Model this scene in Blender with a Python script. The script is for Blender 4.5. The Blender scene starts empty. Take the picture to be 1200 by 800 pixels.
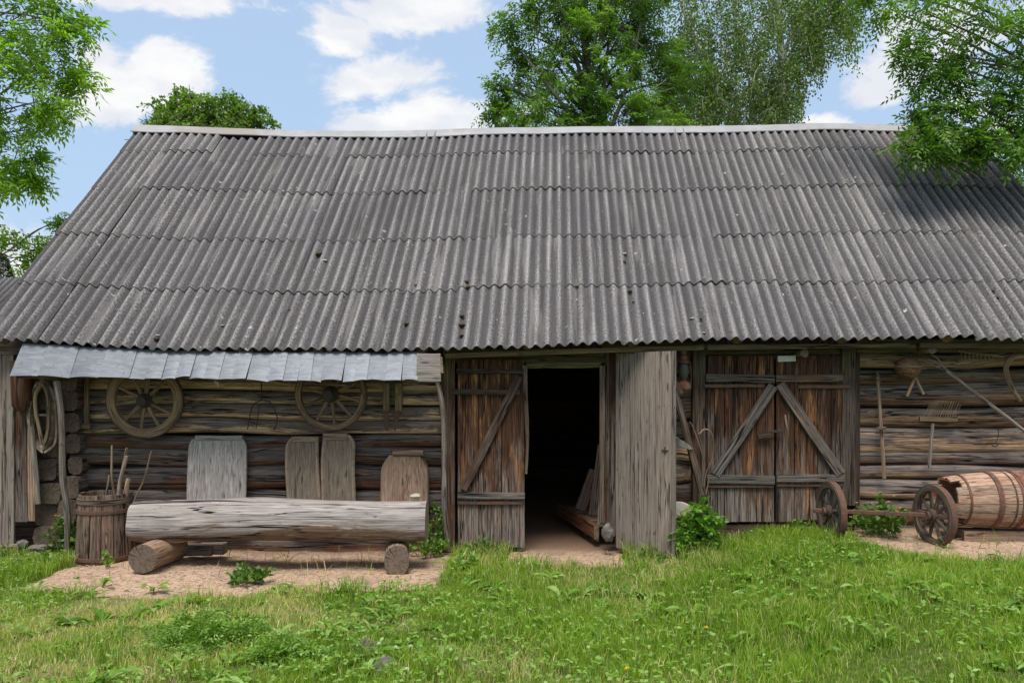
import bpy, math, random
import numpy as np
from mathutils import Vector, Matrix

random.seed(7)
rng = np.random.default_rng(7)
C = bpy.context.scene.collection
SC = bpy.context.scene
F, HY, EYE = 933.33, 445.0, 1.7      # focal length in photo pixels, horizon row, eye height

# ------------------------------------------------------------------ camera
cam = bpy.data.objects.new('camera', bpy.data.cameras.new('camera'))
C.objects.link(cam)
cam.location = (0, 0, EYE)
cam.rotation_euler = (math.radians(90), 0, 0)
cam.data.sensor_width = 36
cam.data.lens = 28.0
cam.data.shift_y = (HY - 400) / 1200
cam.data.clip_end = 2000
SC.camera = cam

# ------------------------------------------------------------------ light
SUN_EL, SUN_AZ = 66.0, -10.0          # azimuth seen from the barn: negative = to the left of the camera
sun = bpy.data.objects.new('sun', bpy.data.lights.new('sun', 'SUN'))
C.objects.link(sun)
sun.data.energy = 2.5
sun.data.angle = math.radians(26)
sun.data.color = (1.0, 0.955, 0.885)
_el, _az = math.radians(SUN_EL), math.radians(SUN_AZ)
sdir = Vector((math.sin(_az) * math.cos(_el), -math.cos(_az) * math.cos(_el), math.sin(_el)))
sun.rotation_euler = sdir.to_track_quat('Z', 'Y').to_euler()

SC.view_settings.view_transform = 'Standard'
SC.view_settings.look = 'None'
SC.view_settings.exposure = 0.85
SC.view_settings.gamma = 1
SC.view_settings.use_curve_mapping = False
SC.render.resolution_x, SC.render.resolution_y = 1024, 682
SC.render.engine = 'CYCLES'


class NT:
    """small helper round a node tree"""
    def __init__(self, tree):
        self.t = tree

    def n(self, typ, **kw):
        nd = self.t.nodes.new(typ)
        for k, v in kw.items():
            setattr(nd, k, v)
        return nd

    def put(self, sock, v):
        if v is None:
            return
        if isinstance(v, bpy.types.NodeSocket):
            self.t.links.new(v, sock)
        elif isinstance(v, (tuple, list)) and sock.type == 'RGBA' and len(v) == 3:
            sock.default_value = (*v, 1)
        else:
            sock.default_value = v

    def m(self, op, a, b=None, c=None, clamp=False):
        nd = self.n('ShaderNodeMath', operation=op, use_clamp=clamp)
        self.put(nd.inputs[0], a)
        self.put(nd.inputs[1], b)
        self.put(nd.inputs[2], c)
        return nd.outputs[0]

    def mix(self, f, a, b, mode='MIX'):
        nd = self.n('ShaderNodeMix', data_type='RGBA', blend_type=mode)
        self.put(nd.inputs[0], f)
        self.put(nd.inputs[6], a)
        self.put(nd.inputs[7], b)
        return nd.outputs[2]

    def ss(self, x, lo, hi):
        nd = self.n('ShaderNodeMapRange', interpolation_type='SMOOTHSTEP')
        self.put(nd.inputs[0], x)
        self.put(nd.inputs[1], lo)
        self.put(nd.inputs[2], hi)
        return nd.outputs[0]

    def lin(self, x, lo, hi, a, b):
        nd = self.n('ShaderNodeMapRange')
        for i, v in enumerate((x, lo, hi, a, b)):
            self.put(nd.inputs[i], v)
        return nd.outputs[0]

    def sc(self, vec, s, loc=(0, 0, 0)):
        nd = self.n('ShaderNodeMapping')
        self.put(nd.inputs[0], vec)
        nd.inputs[1].default_value = loc
        nd.inputs[3].default_value = s
        return nd.outputs[0]

    def noise(self, vec, s=1.0, d=4, r=0.55, dist=0.0):
        nd = self.n('ShaderNodeTexNoise')
        self.put(nd.inputs['Vector'], vec)
        nd.inputs['Scale'].default_value = s
        nd.inputs['Detail'].default_value = d
        nd.inputs['Roughness'].default_value = r
        nd.inputs['Distortion'].default_value = dist
        return nd.outputs[0]

    def attr(self, name):
        return self.n('ShaderNodeAttribute', attribute_name=name)

    def sep(self, v):
        nd = self.n('ShaderNodeSeparateXYZ')
        self.put(nd.inputs[0], v)
        return nd.outputs


# ------------------------------------------------------------------ sky: blue air and summer clouds
world = bpy.data.worlds.new('World')
SC.world = world
world.use_nodes = True
w = NT(world.node_tree)
world.node_tree.nodes.clear()
sky = w.n('ShaderNodeTexSky', sky_type='NISHITA', sun_disc=False)
sky.sun_elevation = _el
sky.sun_rotation = math.atan2(sdir.x, sdir.y)
sky.air_density = 1.0
sky.dust_density = 2.2
tc = w.n('ShaderNodeTexCoord')
dx, dy, dz = w.sep(tc.outputs['Generated'])
ay = w.m('MAXIMUM', w.m('ABSOLUTE', dy), 0.15)
u = w.m('DIVIDE', dx, ay)
v = w.m('DIVIDE', dz, ay)
n1 = w.noise(w.sc(tc.outputs['Generated'], (1, 1, 1.5)), 9.0, 9, 0.62, 0.35)
n2 = w.noise(w.sc(tc.outputs['Generated'], (1, 1, 1.8), (3, 1, 2)), 2.2, 6, 0.55)
clouds = [(182, 92, 104, 47), (118, 70, 46, 28), (140, 120, 84, 32), (180, -14, 100, 30), (440, 90, 96, 28), (402, 45, 42, 34), (540, 150, 40, 24),
          (485, 5, 110, 30), (505, 143, 84, 28), (1052, 70, 50, 52), (1040, 108, 34, 22), (1130, 90, 80, 90), (8, 300, 50, 30), (958, 148, 34, 12), (1180, 150, 60, 30)]
best = None
for (cx, cy, rx, ry) in clouds:
    a = w.m('MULTIPLY', w.m('SUBTRACT', u, (cx - 600) / F), F / rx)
    b = w.m('MULTIPLY', w.m('SUBTRACT', v, (HY - cy) / F), F / ry)
    d = w.m('SUBTRACT', 1.0, w.m('SQRT', w.m('ADD', w.m('MULTIPLY', a, a), w.m('MULTIPLY', b, b))))
    best = d if best is None else w.m('MAXIMUM', best, d)
front = w.m('GREATER_THAN', dy, 0.15)
near = w.m('ADD', w.m('MULTIPLY', w.m('MAXIMUM', best, -1.2), 0.9), w.m('MULTIPLY', w.m('SUBTRACT', n1, 0.5), 4.2))
m_front = w.ss(near, -0.22, 0.42)
hi = w.ss(v, 0.52, 0.62)                                # above the frame and behind: free clouds
m_free = w.ss(n2, 0.50, 0.60)
usefree = w.m('MAXIMUM', w.m('SUBTRACT', 1.0, front), hi)
cm = w.m('ADD', w.m('MULTIPLY', m_front, w.m('SUBTRACT', 1.0, usefree)), w.m('MULTIPLY', m_free, usefree))
cm = w.m('MULTIPLY', cm, w.ss(dz, 0.0, 0.06))
ns = w.noise(w.sc(tc.outputs['Generated'], (1, 1, 2.2), (5, 2, 9)), 9.0, 5, 0.55)
ccol = w.mix(w.ss(ns, 0.38, 0.62), (4.5, 4.65, 5.0), (5.5, 5.5, 5.5))
veil = w.mix(0.72, sky.outputs[0], (2.95, 3.95, 5.3))     # thin high haze over the blue
bg = w.n('ShaderNodeBackground')
w.put(bg.inputs[0], w.mix(cm, veil, ccol))
bg.inputs[1].default_value = 0.1
out = w.n('ShaderNodeOutputWorld')
w.t.links.new(bg.outputs[0], out.inputs[0])


# ------------------------------------------------------------------ helpers
def PX(px, Y):
    return (px - 600) / F * Y


def PZ(py, Y):
    return EYE + (HY - py) / F * Y


def P3(px, py, Y):
    return np.array([PX(px, Y), Y, PZ(py, Y)])


def _hash(i, j, k, s):
    h = (i * 374761393 + j * 668265263 + k * 2147483647 + s * 1274126177) & 0xFFFFFFFF
    h = ((h ^ (h >> 13)) * 1274126177) & 0xFFFFFFFF
    return ((h ^ (h >> 16)) & 0xFFFF) / 65535.0


def vn(p, s=0):
    """value noise -1..1 on (n,3) or (n,2) points"""
    p = np.asarray(p, float)
    if p.shape[-1] == 2:
        p = np.concatenate([p, np.zeros(p.shape[:-1] + (1,))], -1)
    i = np.floor(p).astype(np.int64)
    f = p - i
    f = f * f * (3 - 2 * f)
    r = 0
    for a in (0, 1):
        for b in (0, 1):
            for c in (0, 1):
                wt = (f[..., 0] if a else 1 - f[..., 0]) * (f[..., 1] if b else 1 - f[..., 1]) * (f[..., 2] if c else 1 - f[..., 2])
                r = r + wt * _hash(i[..., 0] + a, i[..., 1] + b, i[..., 2] + c, s)
    return r * 2 - 1


def fbm(p, s=0, o=3):
    p = np.asarray(p, float)
    r, a = 0, 1.0
    for k in range(o):
        r = r + a * vn(p * 2 ** k, s + k * 17)
        a *= 0.5
    return r / 1.75


def sstep(x, a, b):
    t = np.clip((x - a) / (b - a), 0, 1)
    return t * t * (3 - 2 * t)


ORIG = {}


def tag(o, label=None, cat=None, group=None, kind=None):
    for k, vv in (('label', label), ('category', cat), ('group', group), ('kind', kind)):
        if vv:
            o[k] = vv
    return o


def thing(name, label, cat, loc=(0, 0, 0), group=None):
    o = bpy.data.objects.new(name, None)
    C.objects.link(o)
    o.empty_display_size = 0.1
    o.location = loc
    ORIG[o.name] = np.array(loc, float)
    return tag(o, label, cat, group)


def copy_tree(o, parent=None):
    c = o.copy()
    C.objects.link(c)
    c.parent = parent
    for ch in o.children:
        copy_tree(ch, c)
    return c


class MB:
    """collects pieces; build() links them as ONE mesh object"""
    def __init__(self):
        self.v, self.f, self.g, self.a, self.n = [], [], [], [], 0

    def add(self, v, f, g=None, a=None, rnd=None):
        v = np.asarray(v, float).reshape(-1, 3)
        if rnd is None:
            rnd = random.random()
        if g is None:
            g = v + np.array([rnd * 7, rnd * 13, rnd * 3])
        if a is None:
            a = np.tile([rnd, 0, 0], (len(v), 1))
        self.v.append(v)
        self.g.append(np.asarray(g, float))
        self.a.append(np.asarray(a, float))
        n = self.n
        self.f.extend(tuple(int(i) + n for i in q) for q in f)
        self.n += len(v)

    def build(self, name, mat, parent=None, smooth=True, sharp=38, local=False, xf=None):
        V = np.concatenate(self.v)
        if xf is not None:
            M = np.array(xf)
            V = V @ M[:3, :3].T + M[:3, 3]
        loc = None
        if parent is not None:
            if not local:
                V = V - ORIG[parent.name]
        elif not local:
            loc = np.array([V[:, 0].mean(), V[:, 1].mean(), V[:, 2].min()])
            V = V - loc
        me = bpy.data.meshes.new(name)
        me.from_pydata(V.tolist(), [], self.f)
        for nm, arr in (('gc', self.g), ('ax', self.a)):
            at = me.attributes.new(nm, 'FLOAT_VECTOR', 'POINT')
            at.data.foreach_set('vector', np.concatenate(arr).astype(np.float32).ravel())
        me.materials.append(mat)
        if smooth:
            me.polygons.foreach_set('use_smooth', [True] * len(me.polygons))
            me.set_sharp_from_angle(angle=math.radians(sharp))
        me.update()
        o = bpy.data.objects.new(name, me)
        C.objects.link(o)
        if parent is not None:
            o.parent = parent
            ORIG[o.name] = ORIG[parent.name]
        elif loc is not None:
            o.location = loc
            ORIG[o.name] = loc
        else:
            ORIG[o.name] = np.zeros(3)
        return o


def rect(wd, h, ch=None):
    """chamfered rectangle section"""
    if ch is None:
        ch = min(wd, h) * 0.18
    a, b = wd / 2, h / 2
    return np.array([(a, -b + ch), (a, b - ch), (a - ch, b), (-a + ch, b), (-a, b - ch), (-a, -b + ch), (-a + ch, -b), (a - ch, -b)])


def circ(m, ra, rb=None, ex=1.0):
    t = np.arange(m) / m * 2 * math.pi
    rb = ra if rb is None else rb
    c, s = np.cos(t), np.sin(t)
    if ex != 1.0:
        c = np.sign(c) * np.abs(c) ** ex
        s = np.sign(s) * np.abs(s) ** ex
    return np.stack([c * ra, s * rb], 1)


def sweep(mb, P, sec, up=(0, 0, 1), scl=None, jit=0.0, jf=6.0, rnd=None, caps=True, seed=None, offs=None):
    """sweep a closed 2-D section along a path. jit = surface noise, offs = grain offset"""
    P = np.asarray(P, float)
    k = len(P)
    sec = np.asarray(sec, float)
    m = len(sec)
    if rnd is None:
        rnd = random.random()
    if seed is None:
        seed = random.randint(0, 9999)
    T = np.gradient(P, axis=0)
    T /= np.linalg.norm(T, axis=1)[:, None] + 1e-12
    U = np.cross(np.asarray(up, float), T)
    ln = np.linalg.norm(U, axis=1)
    if ln.min() < 1e-3:
        U = np.cross(np.array([0.31, 0.9, 0.22]), T)
        ln = np.linalg.norm(U, axis=1)
    U /= ln[:, None]
    V = np.cross(T, U)
    sc = np.ones(k) if scl is None else np.asarray(scl, float)
    s2 = sec[None] * sc[:, None, None]
    L = np.concatenate([[0], np.cumsum(np.linalg.norm(np.diff(P, axis=0), axis=1))])
    if jit:
        q = np.stack([np.repeat(L[:, None], m, 1) * jf * 0.35, s2[..., 0] * jf * 2.2, s2[..., 1] * jf * 2.2], -1) + seed * 0.37
        nn = fbm(q, seed % 97, 3)
        rr = np.linalg.norm(s2, axis=-1, keepdims=True) + 1e-9
        s2 = s2 * (1 + jit * nn[..., None] / rr)
    pts = P[:, None] + s2[..., :1] * U[:, None] + s2[..., 1:] * V[:, None]
    o = rnd * 31.0
    g = np.stack([np.repeat(L[:, None], m, 1) + o, np.repeat(sec[None, :, 0], k, 0) + o * 0.7, np.repeat(sec[None, :, 1], k, 0) + o * 0.3], -1)
    hz = np.abs(sec[:, 1]).max() + 1e-9
    a = np.stack([np.full((k, m), rnd), np.repeat(sec[None, :, 1] / hz, k, 0), np.zeros((k, m))], -1)
    f = []
    for i in range(k - 1):
        for j in range(m):
            j2 = (j + 1) % m
            f.append((i * m + j, i * m + j2, (i + 1) * m + j2, (i + 1) * m + j))
    mb.add(pts, f, g.reshape(-1, 3), a.reshape(-1, 3))
    if caps:
        for i, rev in ((0, True), (k - 1, False)):
            c = pts[i].mean(0)
            vv = np.vstack([pts[i], c])
            gg = np.stack([np.zeros(m + 1) + o, np.append(sec[:, 0], 0), np.append(sec[:, 1], 0)], 1)
            aa = np.tile([rnd, 0, 1.0], (m + 1, 1))
            ff = [((j + 1) % m, j, m) if rev else (j, (j + 1) % m, m) for j in range(m)]
            mb.add(vv, ff, gg, aa)


def line(a, b, k=2, wob=0.0, seed=None):
    a, b = np.asarray(a, float), np.asarray(b, float)
    t = np.linspace(0, 1, k)[:, None]
    P = a + (b - a) * t
    if wob:
        s = random.randint(0, 999) if seed is None else seed
        q = np.concatenate([t * 3.0, t * 0, t * 0], 1)
        P = P + wob * np.stack([vn(q + s), vn(q + s + 40), vn(q + s + 80)], 1) * np.sin(np.pi * np.clip(t, 0.02, 0.98)) ** 0.5
    return P


def curve(pts, k=16):
    """Catmull-Rom through pts"""
    pts = [np.asarray(p, float) for p in pts]
    pts = [2 * pts[0] - pts[1]] + pts + [2 * pts[-1] - pts[-2]]
    n = len(pts) - 3
    res = []
    for t in np.linspace(0, n - 1e-6, k):
        i = int(t)
        f = t - i
        p0, p1, p2, p3 = pts[i:i + 4]
        res.append(0.5 * ((2 * p1) + (-p0 + p2) * f + (2 * p0 - 5 * p1 + 4 * p2 - p3) * f * f + (-p0 + 3 * p1 - 3 * p2 + p3) * f ** 3))
    return np.array(res)


def pole(mb, a, b, r0, r1=None, k=12, m=9, wob=0.01, jit=0.004, up=(0, 1, 0), rnd=None):
    r1 = r0 if r1 is None else r1
    sweep(mb, line(a, b, k, wob), circ(m, 1.0), up, np.linspace(r0, r1, k), jit=0, rnd=rnd) if not jit else \
        sweep(mb, line(a, b, k, wob), circ(m, r0), up, np.linspace(1, r1 / r0, k), jit=jit, jf=14, rnd=rnd)


def vplank(mb, x0, x1, z0, z1, y, t=0.025, k=6, jit=0.002, rnd=None, lean=0.0):
    """upright board between x0..x1"""
    sweep(mb, line((( x0 + x1) / 2, y, z0), ((x0 + x1) / 2 + lean, y, z1), k, 0.002), rect(x1 - x0, t, 0.003), (0, 1, 0), jit=jit, jf=5, rnd=rnd)


def hplank(mb, x0, x1, z0, z1, y, t=0.03, k=8, jit=0.002, tilt=0.0, rnd=None):
    zc = (z0 + z1) / 2
    sweep(mb, line((x0, y, zc - tilt / 2), (x1, y, zc + tilt / 2), k, 0.003), rect(t, z1 - z0, 0.004), (0, 0, 1), jit=jit, jf=5, rnd=rnd)


def dplank(mb, a, b, wd, t=0.03, rnd=None):
    """sloping board in the wall plane, wd measured across"""
    sweep(mb, line(a, b, 8, 0.002), rect(t, wd, 0.004), (0, 0, 1), jit=0.002, jf=5, rnd=rnd)


def fast(name, V, quads, tris, mat, parent=None, rnd=None, kind=None, base=None):
    """big mesh from arrays"""
    V = np.asarray(V, np.float32)
    org = ORIG[parent.name] if parent is not None else (np.zeros(3) if base is None else np.asarray(base, float))
    V = V - org.astype(np.float32)
    me = bpy.data.meshes.new(name)
    nq, nt = len(quads), len(tris)
    idx = np.concatenate([np.asarray(quads).ravel(), np.asarray(tris).ravel()]).astype(np.int32)
    me.vertices.add(len(V))
    me.vertices.foreach_set('co', V.ravel())
    me.loops.add(len(idx))
    me.loops.foreach_set('vertex_index', idx)
    me.polygons.add(nq + nt)
    st = np.concatenate([np.arange(nq) * 4, nq * 4 + np.arange(nt) * 3]).astype(np.int32)
    me.polygons.foreach_set('loop_start', st)
    if rnd is not None:
        at = me.attributes.new('ax', 'FLOAT_VECTOR', 'POINT')
        at.data.foreach_set('vector', np.asarray(rnd, np.float32).ravel())
    me.materials.append(mat)
    me.update(calc_edges=True)
    me.validate()
    o = bpy.data.objects.new(name, me)
    C.objects.link(o)
    if parent is not None:
        o.parent = parent
        ORIG[o.name] = ORIG[parent.name]
    else:
        o.location = org
        ORIG[o.name] = org
    if kind:
        o['kind'] = kind
    return o


# ------------------------------------------------------------------ materials
def mat_new(name):
    mt = bpy.data.materials.new(name)
    mt.use_nodes = True
    t = NT(mt.node_tree)
    bs = mt.node_tree.nodes['Principled BSDF']
    return mt, t, bs


WARM = (1.00, 0.90, 0.835)        # the place's timber is a warm grey-brown


def wood(name, grey=(.26, .25, .235), brown=(.17, .10, .06), third=None, bal=0.5, low=0.0, zb=None, moss=0.0, mossz=(1.45, 1.75), crack=0.5,
         end=(.30, .22, .15), contrast=1.0, rough=0.85, streak=1.0, knots=0.0, bump=0.5):
    grey, brown, end = (tuple(a * b for a, b in zip(c, WARM)) for c in (grey, brown, end))
    if third:
        third = tuple(a * b for a, b in zip(third, WARM))
    mt, t, bs = mat_new(name)
    gc = t.attr('gc').outputs['Vector']
    ax = t.sep(t.attr('ax').outputs['Vector'])
    pos = t.n('ShaderNodeNewGeometry').outputs['Position']
    wz = t.sep(pos)[2]
    g1 = t.noise(t.sc(gc, (2.2, 80, 80)), 1.0, 8, 0.7, 0.2)
    g2 = t.noise(t.sc(gc, (5, 150, 150)), 1.0, 3, 0.6)
    bl = t.noise(t.sc(gc, (1.5, 10, 10), (4, 4, 4)), 1.0, 7, 0.68, 0.5)
    b2 = t.noise(t.sc(gc, (1.6, 14, 14), (9, 1, 2)), 1.0, 5, 0.65, 0.4)
    fac = t.m('ADD', t.m('MULTIPLY', t.m('SUBTRACT', bl, 0.5), 4.2 * streak), bal)
    fac = t.m('ADD', fac, t.m('MULTIPLY', t.m('SUBTRACT', ax[0], 0.5), 0.8))
    if low:
        fac = t.m('SUBTRACT', fac, t.m('MULTIPLY', t.m('ADD', ax[1], 0.1), low))
    if zb:
        fac = t.m('ADD', fac, t.lin(wz, zb[0], zb[1], zb[2], zb[3]))
    fac = t.m('MINIMUM', t.m('MAXIMUM', fac, 0.0), 1.0)
    col = t.mix(fac, grey, brown)
    if low:
        zone = t.ss(t.m('ADD', t.m('MULTIPLY', ax[1], -1.0), t.m('ADD', t.m('MULTIPLY', t.m('SUBTRACT', bl, 0.5), 5.0), t.m('MULTIPLY', t.m('SUBTRACT', t.m('FRACT', t.m('MULTIPLY', ax[0], 7.3)), 0.6), 0.9))), -0.15, 0.22)
        lowc = t.mix(t.ss(t.m('ADD', ax[0], t.m('MULTIPLY', t.m('SUBTRACT', b2, 0.5), 0.8)), 0.38, 0.66), brown, third or brown)
        col = t.mix(zone, t.mix(0.35, grey, col), lowc)
    elif third:
        b3 = b2
        col = t.mix(t.m('MULTIPLY', t.ss(b3, 0.51 if low else 0.54, 0.63 if low else 0.68), t.m('ADD', t.m('MULTIPLY', fac, 0.7), 0.25)), col, third)
    if moss:
        mf = t.m('MULTIPLY', t.ss(t.m('ADD', wz, t.m('MULTIPLY', t.m('SUBTRACT', b2, 0.5), 0.6)), mossz[0], mossz[1]), moss)
        col = t.mix(mf, col, (.10, .085, .042))
    val = t.m('ADD', 1.0, t.m('MULTIPLY', t.m('SUBTRACT', g1, 0.5), 2.5 * contrast))
    val = t.m('ADD', val, t.m('MULTIPLY', t.m('SUBTRACT', g2, 0.5), 1.7 * contrast))
    val = t.m('MULTIPLY', val, t.lin(ax[0], 0, 1, 0.78, 1.2))
    cr = t.noise(t.sc(gc, (0.7, 42, 42), (7, 7, 1)), 1.0, 4, 0.55, 0.1)
    crk = t.ss(cr, 0.33, 0.385)
    val = t.m('MULTIPLY', val, t.lin(crk, 0, 1, 1 - crack, 1))
    iso = t.m('ABSOLUTE', t.m('SUBTRACT', t.noise(t.sc(gc, (0.55, 15, 15), (2, 8, 3)), 1.0, 3, 0.5), 0.5))
    split = t.ss(iso, 0.003, 0.020)
    gate = t.ss(t.noise(t.sc(gc, (1.4, 5, 5), (6, 6, 6)), 1.0, 2), 0.50, 0.58)
    split = t.m('MAXIMUM', split, gate)
    val = t.m('MULTIPLY', val, t.lin(split, 0, 1, 1 - min(1, crack * 1.35), 1))
    vo = t.n('ShaderNodeTexVoronoi')
    t.put(vo.inputs['Vector'], t.sc(gc, (2.6, 11, 11)))
    vo.inputs['Scale'].default_value = 1.0
    kn = t.ss(vo.outputs['Distance'], 0.07, 0.16)
    val = t.m('MULTIPLY', val, t.lin(kn, 0, 1, 0.5, 1))
    spot = t.ss(t.noise(t.sc(gc, (9, 28, 28), (1, 5, 1)), 1.0, 3, 0.6), 0.63, 0.72)
    val = t.m('MULTIPLY', val, t.lin(spot, 0, 1, 1, 0.6))
    val = t.m('POWER', t.m('MAXIMUM', val, 0.02), 1.45)
    cb = t.n('ShaderNodeCombineColor')
    for i in range(3):
        t.put(cb.inputs[i], val)
    col = t.mix(1.0, col, cb.outputs[0], 'MULTIPLY')
    # sawn ends: growth rings
    gs = t.sep(gc)
    rr = t.m('SQRT', t.m('ADD', t.m('MULTIPLY', gs[1], gs[1]), t.m('MULTIPLY', gs[2], gs[2])))
    ring = t.m('SINE', t.m('ADD', t.m('MULTIPLY', rr, 420.0), t.m('MULTIPLY', t.noise(gc, 12.0, 2), 9.0)))
    ecol = t.mix(t.lin(ring, -1, 1, 0, 0.5), end, tuple(c * 0.55 for c in end))
    ecol = t.mix(t.ss(t.noise(gc, 30.0, 4), 0.45, 0.65), ecol, tuple(c * 0.6 for c in end))
    vnm = t.n('ShaderNodeVectorMath', operation='NORMALIZE')
    cmb = t.n('ShaderNodeCombineXYZ')
    t.put(cmb.inputs[0], gs[1])
    t.put(cmb.inputs[1], gs[2])
    t.put(vnm.inputs[0], cmb.outputs[0])
    rad_ = t.m('ABSOLUTE', t.m('SUBTRACT', t.noise(vnm.outputs[0], 3.2, 2, 0.5), 0.5))
    ecol = t.mix(t.ss(rad_, 0.0, 0.022), tuple(c * 0.12 for c in end), ecol)
    col = t.mix(ax[2], col, ecol)
    t.put(bs.inputs['Base Color'], col)
    bs.inputs['Roughness'].default_value = rough
    bs.inputs['Specular IOR Level'].default_value = 0.25
    h = t.m('ADD', t.m('MULTIPLY', g1, 0.6), t.m('ADD', t.m('MULTIPLY', g2, 0.25), t.m('ADD', t.m('MULTIPLY', crk, 0.7), t.m('MULTIPLY', split, 1.2))))
    bp = t.n('ShaderNodeBump')
    bp.inputs['Strength'].default_value = bump
    bp.inputs['Distance'].default_value = 0.012
    t.put(bp.inputs['Height'], h)
    t.put(bs.inputs['Normal'], bp.outputs[0])
    return mt


M = {}
M['log'] = wood('weathered_log', (.155, .138, .125), (.135, .074, .046), (.31, .22, .145), bal=0.42, low=0.6, moss=0.6, mossz=(1.55, 1.85), crack=0.65, contrast=1.15)
M['log_left'] = wood('sheltered_log', (.135, .122, .112), (.14, .075, .045), (.40, .30, .195), bal=0.45, low=0.75, moss=0.55, mossz=(1.45, 1.85), crack=0.6, contrast=1.1)
M['log_end'] = wood('log_end_wood', (.15, .14, .125), (.13, .09, .06), bal=0.4, crack=0.6, end=(.16, .13, .10))
M['door'] = wood('door_boards', (.145, .13, .118), (.062, .031, .018), (.24, .12, .05), bal=0.35, zb=(0.2, 1.4, -0.6, 0.95), crack=0.6, contrast=1.25, streak=1.1)
M['rail'] = wood('door_rails', (.12, .115, .108), (.115, .065, .04), bal=-0.1, zb=(0.3, 1.8, -0.2, 0.55), crack=0.7, contrast=1.1)
M['brace'] = wood('dark_brace', (.085, .07, .06), (.055, .033, .022), bal=0.5, crack=0.5)
M['pale'] = wood('pale_boards', (.26, .235, .212), (.18, .15, .13), bal=0.35, crack=0.45, contrast=0.5, streak=0.7)
M['post'] = wood('post_wood', (.10, .088, .075), (.075, .04, .025), (.16, .10, .06), bal=0.6, moss=0.5, mossz=(1.55, 1.85), crack=0.6)
M['beam'] = wood('mossy_beam', (.12, .11, .085), (.09, .07, .04), bal=0.5, moss=0.85, mossz=(1.2, 1.6), crack=0.6)
M['grey_log'] = wood('silver_log', (.30, .29, .285), (.17, .12, .085), bal=0.15, low=0.75, crack=0.8, contrast=.75, end=(.36, .29, .21), bump=0.7)
M['tan_log'] = wood('tan_log', (.32, .25, .18), (.25, .17, .11), bal=0.5, crack=0.4, contrast=0.7, end=(.16, .13, .105))
M['block'] = wood('grey_block', (.20, .18, .155), (.22, .15, .10), bal=0.5, crack=0.5, end=(.19, .155, .125))
M['trough_grey'] = wood('grey_trough_wood', (.37, .355, .34), (.25, .23, .20), bal=0.3, crack=0.25, contrast=0.55, streak=0.8)
M['trough_tan'] = wood('tan_trough_wood', (.24, .205, .16), (.20, .16, .12), bal=0.5, crack=0.2, contrast=0.55)
M['trough_brown'] = wood('brown_trough_wood', (.26, .19, .135), (.24, .16, .105), bal=0.5, crack=0.4, contrast=0.8)
M['rim_pale'] = wood('worn_rim', (.34, .28, .205), (.26, .20, .14), bal=0.5, crack=0.2, contrast=0.6)
M['wheelwood'] = wood('wheel_wood', (.23, .185, .12), (.16, .12, .075), bal=0.5, crack=0.4, contrast=0.9, end=(.2, .15, .1))
M['darkwood'] = wood('dark_wheel_wood', (.13, .115, .095), (.10, .075, .055), bal=0.5, crack=0.4)
M['stave'] = wood('tub_staves', (.16, .125, .10), (.11, .08, .06), bal=0.45, crack=0.55, contrast=1.0)
M['barrelwood'] = wood('barrel_staves', (.38, .30, .235), (.28, .12, .065), bal=0.2, crack=0.2, contrast=0.5, streak=1.2)
M['stick'] = wood('peeled_stick', (.26, .21, .155), (.19, .13, .085), bal=0.4, crack=0.3, contrast=0.7, end=(.5, .42, .3))
M['greystick'] = wood('grey_pole', (.25, .235, .21), (.18, .145, .11), bal=0.3, crack=0.5, contrast=0.9, end=(.4, .33, .25))
M['wicker'] = wood('wicker', (.22, .14, .08), (.15, .085, .045), bal=0.5, crack=0.6, contrast=1.4)
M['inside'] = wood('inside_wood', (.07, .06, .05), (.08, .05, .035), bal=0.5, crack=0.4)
M['redbeam'] = wood('reddish_plank', (.22, .12, .07), (.26, .10, .04), bal=0.6, crack=0.4)


def simple(name, c1, c2, s=20.0, rough=0.8, metal=0.0, bump=0.3, c3=None, vec=None, bd=0.01, d=5, lo=.35, hi=.65):
    mt, t, bs = mat_new(name)
    co = t.n('ShaderNodeTexCoord').outputs['Object']
    n = t.noise(co, s, d, 0.65)
    col = t.mix(t.ss(n, lo, hi), c1, c2)
    if c3:
        col = t.mix(t.ss(t.noise(co, s * 0.35, 4, 0.6), 0.52, 0.66), col, c3)
    t.put(bs.inputs['Base Color'], col)
    bs.inputs['Roughness'].default_value = rough
    bs.inputs['Metallic'].default_value = metal
    bs.inputs['Specular IOR Level'].default_value = 0.3
    bp = t.n('ShaderNodeBump')
    bp.inputs['Strength'].default_value = bump
    bp.inputs['Distance'].default_value = bd
    t.put(bp.inputs['Height'], n)
    t.put(bs.inputs['Normal'], bp.outputs[0])
    return mt


M['rust'] = simple('rusty_iron', (.10, .055, .04), (.16, .08, .05), 40, 0.85, 0.2, c3=(.07, .06, .055))
M['rusthoop'] = simple('rusty_hoop', (.11, .06, .045), (.19, .085, .05), 30, 0.8, 0.2, c3=(.08, .05, .045))
M['orange_rust'] = simple('orange_rust', (.19, .075, .042), (.14, .06, .038), 30, 0.8, 0.1, c3=(.26, .16, .12))
M['iron'] = simple('dark_iron', (.04, .035, .03), (.07, .05, .04), 40, 0.7, 0.4)
M['stone'] = simple('field_stone', (.10, .09, .078), (.17, .155, .135), 14, 0.9, c3=(.07, .065, .052))
M['palestone'] = simple('pale_stone', (.32, .28, .22), (.40, .36, .30), 14, 0.9, c3=(.24, .22, .16))
M['soil'] = simple('molehill_soil', (.10, .085, .08), (.19, .165, .16), 60, 0.95, bump=1.0, bd=0.02)
M['leather'] = simple('old_leather', (.11, .08, .055), (.19, .145, .10), 25, 0.7, c3=(.28, .23, .17))
M['whiteplate'] = simple('white_plate', (.62, .62, .60), (.50, .50, .48), 12, 0.6, bump=0.05)
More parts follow.
